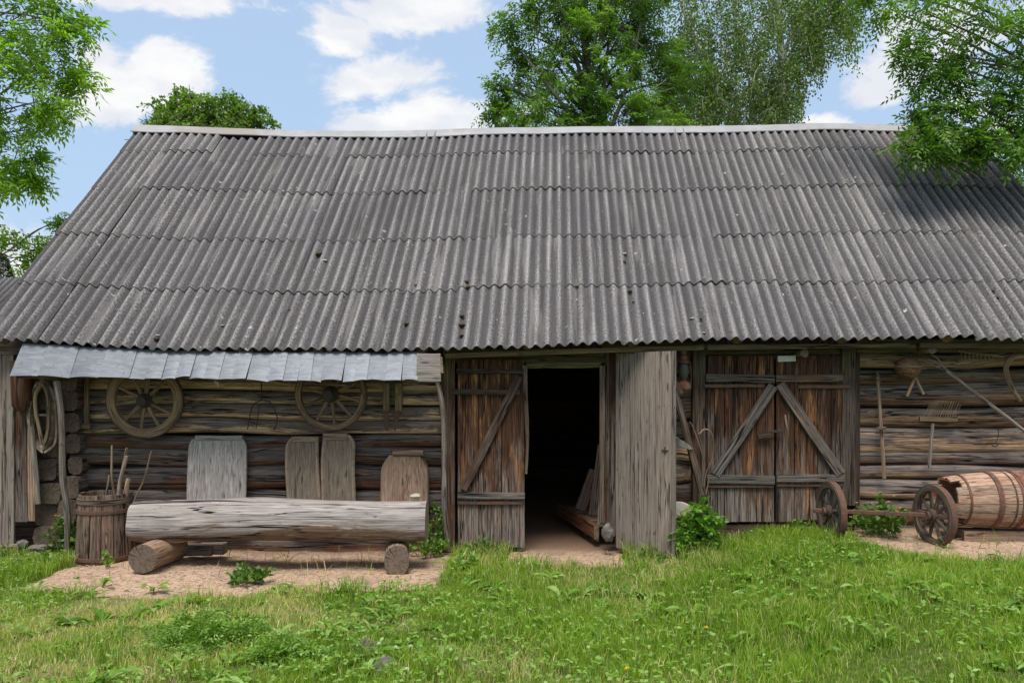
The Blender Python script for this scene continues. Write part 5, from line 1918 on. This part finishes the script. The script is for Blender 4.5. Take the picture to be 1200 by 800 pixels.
def birch():
    root = thing('birch_tree', 'tall weeping birch with hanging leaf strands behind the right half of the ridge', 'tree', (PX(916, Yb), Yb, 0))
    tb_ = MB()
    tg_ = MB()
    def T(pts, r, e=.5):
        P = curve([np.asarray(p, float) for p in pts], 26)
        sweep(tb_, P, circ(10, r), (0, 1, 0), np.linspace(1, e, 26), jit=r * .12, jf=3)
        return P
    A = T([P3(921, 330, Yb), P3(918, 150, Yb), P3(917, 80, Yb), P3(913, 30, Yb), P3(910, -60, Yb), P3(905, -160, Yb)], .13, .35)
    Bq = T([P3(900, 330, Yb), P3(868, 160, Yb - .1), P3(835, 100, Yb - .1), P3(812, 40, Yb - .2), P3(795, -10, Yb - .2), P3(780, -90, Yb)], .085, .45)
    Cq = T([P3(917, 75, Yb), P3(930, 30, Yb), P3(955, -30, Yb)], .05, .4)
    Dq = T([P3(918, 130, Yb), P3(893, 112, Yb), P3(865, 105, Yb - .2), P3(830, 80, Yb)], .035, .3)
    Eq = T([P3(880, 150, Yb), P3(877, 90, Yb + .2), P3(862, 30, Yb + .3), P3(855, -30, Yb)], .04, .5)
    ST, DR = [], []
    region = []
    for (x0, x1, y0, y1, n_) in ((780, 860, -40, 60, 70), (780, 850, 60, 120, 60), (860, 910, -40, 60, 60), (850, 905, 50, 125, 28), (915, 985, -50, 20, 85), (925, 970, 15, 62, 42), (905, 942, 60, 125, 46), (975, 1003, -30, 22, 22),
                                 (775, 830, 110, 150, 40), (985, 1000, 10, 32, 8), (885, 925, 100, 140, 18), (835, 905, 95, 150, 45)):
        for _ in range(n_):
            x_ = rng.uniform(x0, x1)
            y_ = rng.uniform(y0, y1)
            Y = Yb + rng.uniform(-.9, .9)
            a = P3(x_, y_, Y)
            ln = rng.uniform(.35, 1.0) * (0.8 if y_ > 60 else 1.1)
            e = a + np.array([rng.normal() * .12, rng.normal() * .1, -ln])
            m_ = (a + e) / 2 + np.array([rng.normal() * .08, 0, .05])
            region.append(np.stack([a, m_, e]))
            near_ = [A, Bq, Cq, Dq, Eq][rng.integers(0, 5)]
            if rng.random() < .30:
                dd = np.linalg.norm(near_ - (a - np.array([0, 0, .5])), axis=1)
                s = near_[int(np.argmin(dd))]
                if np.linalg.norm(s - a) < 1.8:
                    sweep(tb_, curve([s, (s + a) / 2 + np.array([0, 0, .12]), a, e], 8), circ(4, .012), (0, 1, 0), np.linspace(1, .25, 8), caps=False)
            else:
                sweep(tg_, curve([a, m_, e], 4), circ(3, .004), (0, 1, 0), caps=False)
    b_, d_ = sample_twigs(region, 85, .075, lo=0.0)
    d_ = unit(d_ + np.array([0, 0, -.7]))
    Q, R_ = simple_leaves(b_, d_, L=.062, wd=.05)
    cl = fbm(Q.mean(1) * 1.5, 9, 2)
    R_[:, 0] = np.clip(R_[:, 0] * .7 + .2 + cl * .4, 0, 1)
    tb_.build('trunk', M['birchbark'], root)
    tg_.build('twigs', M['bark'], root)
    build_leaves('crown', Q, R_, M['birch'], root)


birch()

# right ash, overhanging the roof
Yr = 9.4
rb = [bl(1020, 8, Yr + .3, .20), bl(1045, 12, Yr + .2, .26), bl(1085, 15, Yr, .38), bl(1130, 25, Yr, .42), bl(1180, 30, Yr, .5), bl(1112, 62, Yr, .36), bl(1150, 78, Yr, .45), bl(1195, 90, Yr, .5), bl(1062, 62, Yr, .13), bl(1075, 68, Yr, .16),
      bl(1085, 92, Yr - .1, .17), bl(1120, 110, Yr - .1, .30), bl(1165, 118, Yr, .22), bl(1195, 140, Yr, .22), bl(1092, 132, Yr - .1, .17), bl(1120, 138, Yr, .16), bl(1068, 136, Yr, .10), bl(1080, 152, Yr - .15, .15),
      bl(1058, 162, Yr - .2, .15), bl(1080, 170, Yr - .2, .12), bl(1110, 158, Yr - .2, .15), bl(1140, 164, Yr - .1, .14), bl(1170, 166, Yr - .2, .16), bl(1195, 180, Yr - .3, .15), bl(1215, 165, Yr, .25), bl(1150, 158, Yr - .1, .13), bl(1190, 160, Yr, .15),
      bl(1240, 60, Yr, .6), bl(1260, 150, Yr, .4), bl(1150, -40, Yr, .6), bl(1060, -25, Yr + .3, .4), bl(1260, -60, Yr, .7), bl(1000, -12, Yr + .4, .28), bl(1210, 200, 12.5, .5), bl(1180, 205, 12.8, .35), bl(1240, 250, 12, .8)]
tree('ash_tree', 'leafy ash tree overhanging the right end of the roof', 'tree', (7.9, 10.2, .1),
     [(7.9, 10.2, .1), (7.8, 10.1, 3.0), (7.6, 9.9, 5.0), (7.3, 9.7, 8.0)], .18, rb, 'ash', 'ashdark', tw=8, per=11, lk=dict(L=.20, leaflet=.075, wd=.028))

# small spruce tip far left
sp = thing('spruce_tree', 'small pointed spruce tip above the neighbouring shed at the left edge', 'tree', (PX(4, 24), 24, 0))
mb = MB()
sweep(mb, line((PX(4, 24), 24, 0), (PX(4, 24), 24, PZ(296, 24)), 8), circ(6, .08), (0, 1, 0), np.linspace(1, .1, 8))
mb.build('trunk', M['bark'], sp)
n = 9000
tt__ = rng.uniform(0, 1, n) ** .7
zt_ = PZ(296, 24)
th = rng.uniform(0, 2 * math.pi, n)
rad = (1.25 * tt__) * rng.uniform(.2, 1, n) ** .6
base = np.stack([PX(4, 24) + rad * np.cos(th), 24 + rad * np.sin(th), zt_ - tt__ * 3.6 - .15 * rad], 1)
Q, R_ = simple_leaves(base, unit(np.stack([np.cos(th), np.sin(th), -.4 + 0 * th], 1)), L=.16, wd=.035)
build_leaves('crown', Q, R_, M['spruce'], sp)

# neighbouring shed
ns_ = thing('neighbour_shed', 'low shed with a grey corrugated roof at the far left behind the barn', 'shed', (-11, 14.5, 0))
mb = MB()
for i in range(8):
    sweep(mb, line((-14, 13.2, .1 + i * .24), (-8.2, 13.2, .1 + i * .24), 12, .01), circ(12, .12, .125, .75), (0, 0, 1), jit=.01)
    for x_ in (-14, -8.2):
        sweep(mb, line((x_, 13.2, .12 + i * .24), (x_, 16.8, .12 + i * .24), 8, .01), circ(12, .12, .125, .75), (0, 0, 1), jit=.01)
mb.build('wall', M['log'], ns_)
mb = MB()
zr_ = PZ(325, 15)
for (ya, za, yb_, zb2) in ((13.0, 2.2, 15.0, zr_), (17.0, 2.2, 15.0, zr_)):
    xs = np.arange(-14.3, -7.9, .115 / 6)
    n_ = len(xs)
    hh = .016 * np.cos(2 * np.pi * xs / .115)
    rws = []
    for t_ in np.linspace(0, 1, 5):
        rws.append(np.stack([xs, np.full(n_, ya + (yb_ - ya) * t_), za + (zb2 - za) * t_ + hh], 1))
    P = np.concatenate(rws)
    mb.add(P, [(r * n_ + j, r * n_ + j + 1, (r + 1) * n_ + j + 1, (r + 1) * n_ + j) for r in range(4) for j in range(n_ - 1)], P.copy(),
           np.stack([np.full(len(P), .5), np.tile(.5 - .5 * np.cos(2 * np.pi * xs / .115), 5), np.zeros(len(P))], 1))
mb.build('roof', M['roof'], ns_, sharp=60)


# ------------------------------------------------------------------ grass
def in_view(x, y, m=.9):
    return np.abs(x) < y * .66 + m


N = 330000
x = rng.uniform(-6.6, 6.9, N)
y = 2.9 + 5.25 * rng.uniform(0, 1, N) ** .95
keep = in_view(x, y)
br_ = bare(x, y)
keep &= rng.uniform(0, 1, N) > np.clip(br_ * 1.9, 0, .992)
hol = fbm(np.stack([x * 2.2, y * 2.2, x * 0], -1), 51, 3)
dens = .80 + .35 * hol
keep &= rng.uniform(0, 1, N) < dens
x, y, br_, hol = x[keep], y[keep], br_[keep], hol[keep]
n = len(x)
z = gz(x, y) - .008
dr = dry(x, y)
tall = np.clip(.6 + .8 * fbm(np.stack([x * 1.3, y * 1.3, x * 0], -1), 61, 2) + .5 * vn(np.stack([x * 7, y * 7, x * 0], -1), 67), .12, 1.7)
edge_t = np.exp(-((br_ - .15) / .2) ** 2) * (br_ > .02)
h = (.038 + .088 * tall * rng.uniform(.5, 1.4, n)) * (1 - .35 * dr) * (1 + .45 * edge_t)
h = h * (1 + .25 * sstep(y, 6.0, 7.4))
wd = rng.uniform(.0028, .0062, n) * (1 + .3 * tall)
az = rng.uniform(0, 2 * math.pi, n)
lean = rng.uniform(.15, 1.0, n)
d = np.stack([np.cos(az), np.sin(az), az * 0], 1)
fa = rng.uniform(0, 2 * math.pi, n)
s = np.stack([np.cos(fa), np.sin(fa), az * 0], 1)
b = np.stack([x, y, z], 1)
hh = h[:, None]
m1 = b + np.array([0, 0, 1.0]) * hh * .55 + d * hh * lean[:, None] * .22
tp = b + np.array([0, 0, 1.0]) * hh * (1 - .35 * lean[:, None] ** 2) + d * hh * lean[:, None] * .75
w_ = wd[:, None]
V = np.stack([b - s * w_ / 2, b + s * w_ / 2, m1 + s * w_ * .42, m1 - s * w_ * .42, tp], 1)
i0 = np.arange(n)[:, None] * 5
quads = i0 + np.array([[0, 1, 2, 3]])
tris = i0 + np.array([[3, 2, 4]])
tone = np.clip(rng.normal(.48, .25, n) + .6 * hol, 0, 1)
strw = (rng.uniform(0, 1, n) < (.07 + .75 * dr)) * rng.uniform(.5, 1, n)
R_ = np.stack([tone, rng.uniform(0, 1, n), strw], 1)
g_o = fast('grass', V.reshape(-1, 3), quads, tris, M['grass'], None, np.repeat(R_, 5, 0), 'stuff')
tag(g_o, 'uneven green meadow grass with dry straw patches before the barn', 'grass')
print('blades', n)

# broad leaves mixed into the turf: clover, goutweed and plantain
N = 15000
x = rng.uniform(-6, 6.4, N)
y = 3.2 + 4.6 * rng.uniform(0, 1, N)
pm = fbm(np.stack([x * 1.1 + 5, y * 1.3, x * 0], -1), 71, 3)
keep = in_view(x, y, .4) & (bare(x, y) < .25) & (pm + rng.normal(0, .18, N) > .12)
x, y = x[keep], y[keep]
n = len(x)
z = gz(x, y)
Q, R_ = [], []
az = rng.uniform(0, 2 * math.pi, n)
hgt = rng.uniform(.04, .13, n)
cst = np.stack([x, y, z + hgt], 1)
for k in range(3):
    a_ = az + (k - 1) * 1.7
    d = unit(np.stack([np.cos(a_), np.sin(a_), rng.normal(.05, .3, n)], 1))
    nn = unit(np.array([0, 0, 1.0]) + rng.normal(size=(n, 3)) * .35)
    Q.append(leaf_quads(cst, d, nn, rng.uniform(.018, .048, n), rng.uniform(.012, .028, n)))
    R_.append(np.stack([rng.uniform(0, 1, n), rng.uniform(0, 1, n), np.zeros(n)], 1))
gw = build_leaves('ground_cover', np.concatenate(Q), np.concatenate(R_), M['weed'], None, 'stuff')
tag(gw, 'low broad-leaved weeds scattered through the meadow grass', 'weeds')


# dandelion-like long leaves in rosettes, all through the turf
def long_leaves(cx, cy, cz, n_, L, Wd, rise=.6):
    """toothed strap leaves arching from one point: returns V, quads"""
    Vs, Rs = [], []
    for _ in range(n_):
        a_ = random.uniform(0, 2 * math.pi)
        d_ = np.array([math.cos(a_), math.sin(a_), 0])
        s_ = np.array([-d_[1], d_[0], 0])
        l_ = L * random.uniform(.6, 1.15)
        rr = random.uniform(.35, 1.1) * rise
        tt = np.linspace(0, 1, 7)
        ctr = np.array([cx, cy, cz]) + d_ * (l_ * tt[:, None] * .9) + np.array([0, 0, 1]) * (l_ * rr * (tt * 1.25 - tt ** 2 * .95))[:, None]
        wv = Wd * np.array([.2, .45, .8, 1.0, .95, .65, .05]) * random.uniform(.7, 1.2)
        tw_ = random.uniform(-.4, .4)
        up_ = np.array([0, 0, 1]) * tw_
        Lf = ctr + (s_ + up_) * wv[:, None] / 2
        Rt = ctr - (s_ + up_) * wv[:, None] / 2
        c2 = ctr - np.array([0, 0, .12]) * wv[:, None]
        q = []
        for i in range(6):
            q.append([Lf[i], c2[i], c2[i + 1], Lf[i + 1]])
            q.append([c2[i], Rt[i], Rt[i + 1], c2[i + 1]])
        Vs.append(np.array(q))
        Rs.append(np.tile([random.random(), random.random(), 0], (12, 1)))
    return np.concatenate(Vs), np.concatenate(Rs)


Q, R_ = [], []
cnt = 0
while cnt < 270:
    x_, y_ = random.uniform(-5.5, 6), random.uniform(3.4, 7.4)
    if abs(x_) > y_ * .66 + .3:
        continue
    bv = float(bare(np.array(x_), np.array(y_)))
    if bv > .3 or random.random() > .35 + .65 * (bv > .01) + .3 * float(vn(np.array([x_ * 1.2, y_ * 1.2, 0]), 33)):
        continue
    q, r = long_leaves(x_, y_, float(gz(x_, y_)), random.randint(5, 9), random.uniform(.10, .24), random.uniform(.018, .05), .95)
    Q.append(q)
    R_.append(r)
    cnt += 1
dl_ = build_leaves('rosette_weeds', np.concatenate(Q), np.concatenate(R_), M['weed'], None, 'stuff')
tag(dl_, 'dandelion and plantain leaves standing up out of the grass', 'weeds')


# single bushes and clumps
def bush(name, label, cat, px_, py_, Y, wdt, hgt, n_, mat, L=.05, W_=.03, group=None, yellow=0, kind='simple', ground=True):
    x_, z_ = PX(px_, Y), PZ(py_, Y)
    if ground:
        z_ = float(gz(x_, Y))
    root = thing(name, label, cat, (x_, Y, z_), group)
    st_ = MB()
    Bs, Ds = [], []
    ns__ = max(5, int(n_ / 22))
    per = max(4, int(n_ / ns__))
    tips = []
    for i in range(ns__):
        a_ = random.uniform(0, 2 * math.pi)
        rr = random.uniform(0, 1) ** .6
        e = np.array([x_ + math.cos(a_) * rr * wdt, Y + math.sin(a_) * rr * wdt * .7, z_ + hgt * random.uniform(.55, 1.05) * (1 - .45 * rr * rr)])
        s0 = np.array([x_ + math.cos(a_) * rr * wdt * .45, Y + math.sin(a_) * rr * wdt * .35, z_])
        m_ = (s0 + e) / 2 + np.array([random.uniform(-.03, .03), random.uniform(-.03, .03), .1 * hgt])
        P = np.stack([s0, m_, e])
        tips.append(e)
        sweep(st_, curve([s0, m_, e], 5), circ(4, .0035), (0, 1, 0), np.linspace(1, .5, 5), caps=False)
        b_, d_ = sample_twigs([P], per, .018, lo=.2)
        Bs.append(b_)
        Ds.append(d_)
    b_, d_ = np.concatenate(Bs), np.concatenate(Ds)
    d_ = unit(d_ + np.array([0, 0, -.15]))
    if kind == 'ash':
        Q, R_ = compound(b_, d_, L=.11, leaflet=L, wd=W_, pairs=3)
    else:
        Q, R_ = simple_leaves(b_, d_, L, W_)
    so = st_.build('stem', M['stem'], root)
    build_leaves('leaves', Q, R_, M[mat], root)
    if yellow:
        for k in range(yellow):
            fl_ = MB()
            e = tips[k % len(tips)] + np.array([random.uniform(-.04, .04), random.uniform(-.04, .04), .03 + random.uniform(0, .08)])
            for j in range(4):
                a_ = j * math.pi / 2 + .3
                d2 = np.array([math.cos(a_), math.sin(a_), .3])
                s2 = np.array([-d2[1], d2[0], 0])
                fl_.add([e, e + d2 * .010 + s2 * .006, e + d2 * .017, e + d2 * .010 - s2 * .006], [(0, 1, 2, 3)])
            fl_.build('flower', M['yellow'], root)
    return root


bush('leafy_bush', 'bright green leafy bush at the outer edge of the open door', 'bush', 820, 640, 7.72, .22, .50, 330, 'bush', .05, .03, kind='ash')
bush('elder_shoot', 'small green shoot in front of the open door edge bush', 'bush', 806, 645, 7.62, .12, .30, 90, 'bush', .045, .028, kind='ash')
bush('celandine_plant', 'leafy plant with small yellow flowers behind the cart axle', 'plant', 1036, 630, 7.86, .34, .34, 700, 'nettle', .055, .042, yellow=16)
bush('celandine_plant', 'dark green plant with a few yellow flowers at the foot of the left prop pole', 'plant', 80, 640, 8.02, .22, .42, 420, 'nettle', .05, .036, yellow=5)
bush('climbing_weed', 'narrow green weed growing up by the right prop pole', 'plant', 514, 645, 7.95, .12, .62, 260, 'nettle', .045, .032)
bush('low_weed', 'low spreading weed at the right foot of the log bench', 'plant', 500, 640, 7.9, .22, .22, 220, 'weed', .05, .035)
bush('thistle_clump', 'dark broad clump of weeds at the front edge of the sand before the bench', 'plant', 293, 700, 6.78, .17, .15, 260, 'nettle', .07, .034)
bush('seedling', 'tiny light green seedling before the tub of sticks', 'plant', 126, 665, 7.3, .06, .17, 40, 'weed', .045, .03)
bush('ferny_weed', 'light green feathery weed patch in the left foreground', 'plant', 245, 745, 5.3, .42, .14, 1500, 'weed', .03, .012, kind='ash')
bush('ferny_weed', 'yellow-green feathery weed in the bottom left quarter of the grass', 'plant', 330, 770, 5.0, .2, .10, 500, 'weed', .028, .012, kind='ash')
bush('nettle_clump', 'green weeds at the left corner below the log ends', 'plant', 105, 640, 7.95, .10, .25, 120, 'weed', .045, .03)
bush('nettle_clump', 'tall green weeds against the base of the brown closed door', 'plant', 562, 645, 7.95, .18, .2, 160, 'nettle', .05, .02)
bush('leafy_weed', 'weed clump in the grass before the closed door', 'plant', 550, 665, 7.35, .16, .16, 120, 'weed', .06, .026)
bush('leafy_weed', 'green weeds along the foot of the double door', 'plant', 935, 618, 7.95, .15, .16, 160, 'nettle', .04, .026)
bush('leafy_weed', 'low dark weeds on the ground below the open door', 'plant', 755, 660, 7.55, .20, .12, 200, 'nettle', .035, .026)
bush('leafy_weed', 'low weeds at the far left foot of the boards', 'plant', 5, 650, 7.7, .18, .16, 150, 'nettle', .04, .03)
bush('leafy_weed', 'yellow-green weed tuft on the left edge of the sand', 'plant', 48, 672, 7.3, .22, .16, 200, 'weed', .05, .022)

# dock leaves with a plain outline, each plant a thing
docks = [(1053, 672, 6.75, .24, .060, 6, 'upright dock leaves at the front of the right sand patch'), (1075, 676, 6.7, .22, .055, 5, 'broad dock leaves right of the tallest dock'),
         (1018, 678, 6.65, .2, .045, 6, 'dock leaves left of the right sand patch'), (975, 640, 7.2, .2, .045, 6, 'pale dock leaves below the left cart wheel'),
         (545, 690, 6.7, .2, .04, 7, 'dandelion rosette before the closed door'), (660, 700, 6.3, .2, .045, 8, 'bluish green leaves in the middle of the grass'),
         (470, 760, 5.2, .2, .035, 6, 'leaves beside the molehills'), (180, 700, 6.55, .16, .04, 6, 'leaf rosette at the sand edge below the tub'),
         (120, 705, 6.6, .16, .035, 6, 'leaf rosette at the left end of the sand edge'), (395, 698, 6.55, .17, .04, 6, 'leaf rosette at the sand edge below the bench'),
         (460, 700, 6.55, .2, .035, 6, 'tall leaf rosette before the right bench block'), (885, 745, 5.2, .17, .04, 6, 'grey-green leaf rosette in the right foreground'),
         (1150, 700, 6.4, .2, .05, 7, 'dock plant in the grass before the barrel')]
for (px_, py_, Y, L, Wd, n_, lab) in docks:
    x_ = PX(px_, Y)
    q, r = long_leaves(x_, Y, float(gz(x_, Y)) - .005, n_, L, Wd, 1.25)
    o = build_leaves('dock_plant', q, r, M['weed'], None, None, (x_, Y, float(gz(x_, Y))))
    tag(o, lab, 'plant', 'leafy plants in the meadow')

# grass tufts on the sand below the bench
for (px_, Y, n_, h_, lab) in ((335, 7.55, 9, .30, 'grass tuft under the middle of the log bench'), (293, 7.5, 6, .22, 'thin grass tuft under the left half of the log bench'), (125, 7.2, 4, .12, 'few blades of grass before the tub'),
                              (268, 7.5, 4, .18, 'few drooping blades near the left bench block'), (1110, 7.2, 6, .12, 'short tuft on the sand before the right cart wheel')):
    x_ = PX(px_, Y)
    q, r = long_leaves(x_, Y, float(gz(x_, Y)), n_, h_, .008, 2.4)
    o = build_leaves('grass_tuft', q, r, M['grass'], None, None, (x_, Y, float(gz(x_, Y))))
    tag(o, lab, 'grass', 'grass tufts on the bare sand')

# molehills
for (px_, py_, r_, lab) in ((428, 762, .12, 'small grey-brown molehill left of centre in the grass'), (452, 785, .15, 'larger grey-brown molehill nearest the bottom of the photo')):
    Y = 1.75 * F / (py_ - HY)
    x_ = PX(px_, Y)
    mb = MB()
    k_, m_ = 14, 40
    rr = np.linspace(0, 1, k_)
    th = np.arange(m_ + 1) / m_ * 2 * math.pi
    RR, TT = np.meshgrid(rr, th, indexing='ij')
    X = x_ + RR * r_ * np.cos(TT)
    Yv = Y + RR * r_ * .8 * np.sin(TT)
    Z = gz(X, Yv) - .01 + .075 * (1 - RR ** 2) + .02 * fbm(np.stack([X * 28, Yv * 28, X * 0], -1), 3, 3) * (1 - RR ** 3)
    mb.add(np.stack([X, Yv, Z], -1).reshape(-1, 3), [(i * (m_ + 1) + j, (i + 1) * (m_ + 1) + j, (i + 1) * (m_ + 1) + j + 1, i * (m_ + 1) + j + 1) for i in range(k_ - 1) for j in range(m_)])
    tag(mb.build('molehill', M['soil']), lab, 'molehill', 'molehills in the grass')

# dandelion flowers and white blossoms
for i, (px_, py_, mm, lab) in enumerate(((827, 741, 'yellow', 'single yellow dandelion flower in the middle right grass'), (733, 790, 'yellow', 'yellow dandelion at the bottom right of centre'),
                                     (443, 757, 'white', 'white clover head beside the smaller molehill'), (480, 762, 'white', 'pair of white blossoms right of the molehills'), (463, 762, 'white', 'tiny white blossom between the molehills'), (475, 790, 'white', 'white blossom right of the larger molehill'),
                                     (204, 741, 'white', 'tiny white flower in the feathery weeds'))):
    Y = 1.66 * F / (py_ - HY)
    x_ = PX(px_, Y)
    z_ = float(gz(x_, Y))
    fr = thing('meadow_flower', lab, 'flower', (x_, Y, z_), 'small flowers in the grass')
    mb = MB()
    sweep(mb, line((x_, Y, z_), (x_ + .005, Y, z_ + .095), 4), circ(5, .0025), (0, 1, 0))
    mb.build('stem', M['stem'], fr)
    mb = MB()
    for k in range(26):
        a_ = k * 2.399
        el_ = .15 + 1.1 * (k / 26)
        d_ = np.array([math.cos(a_) * math.cos(el_), math.sin(a_) * math.cos(el_), math.sin(el_)])
        s_ = np.array([-math.sin(a_), math.cos(a_), 0])
        c_ = np.array([x_ + .005, Y, z_ + .095])
        mb.add([c_, c_ + d_ * .012 + s_ * .003, c_ + d_ * .018, c_ + d_ * .012 - s_ * .003], [(0, 1, 2, 3)])
    mb.build('head', M[mm], fr)

# chips, straw and twigs on the bare ground
N = 2600
x = rng.uniform(-4.3, 6.3, N)
y = rng.uniform(6.5, 8.1, N)
k = (bare(x, y) > .55)
x, y = x[k], y[k]
n = len(x)
a_ = rng.uniform(0, 2 * math.pi, n)
L = rng.uniform(.012, .06, n)[:, None]
d = np.stack([np.cos(a_), np.sin(a_), rng.normal(0, .06, n)], 1)
sd = np.stack([-np.sin(a_), np.cos(a_), a_ * 0], 1) * rng.uniform(.0015, .006, n)[:, None]
c = np.stack([x, y, gz(x, y) + .006], 1)
Q = np.stack([c - sd, c + d * L - sd, c + d * L + sd, c + sd], 1)
R_ = np.stack([rng.uniform(0, 1, n)] * 3, 1)
lt = build_leaves('straw_litter', Q, R_, leafmat('straw', (.25, .17, .10), (.55, .43, .28), None, .1, .8), None, 'stuff')
tag(lt, 'straw, chips and twigs littering the bare sand', 'litter')
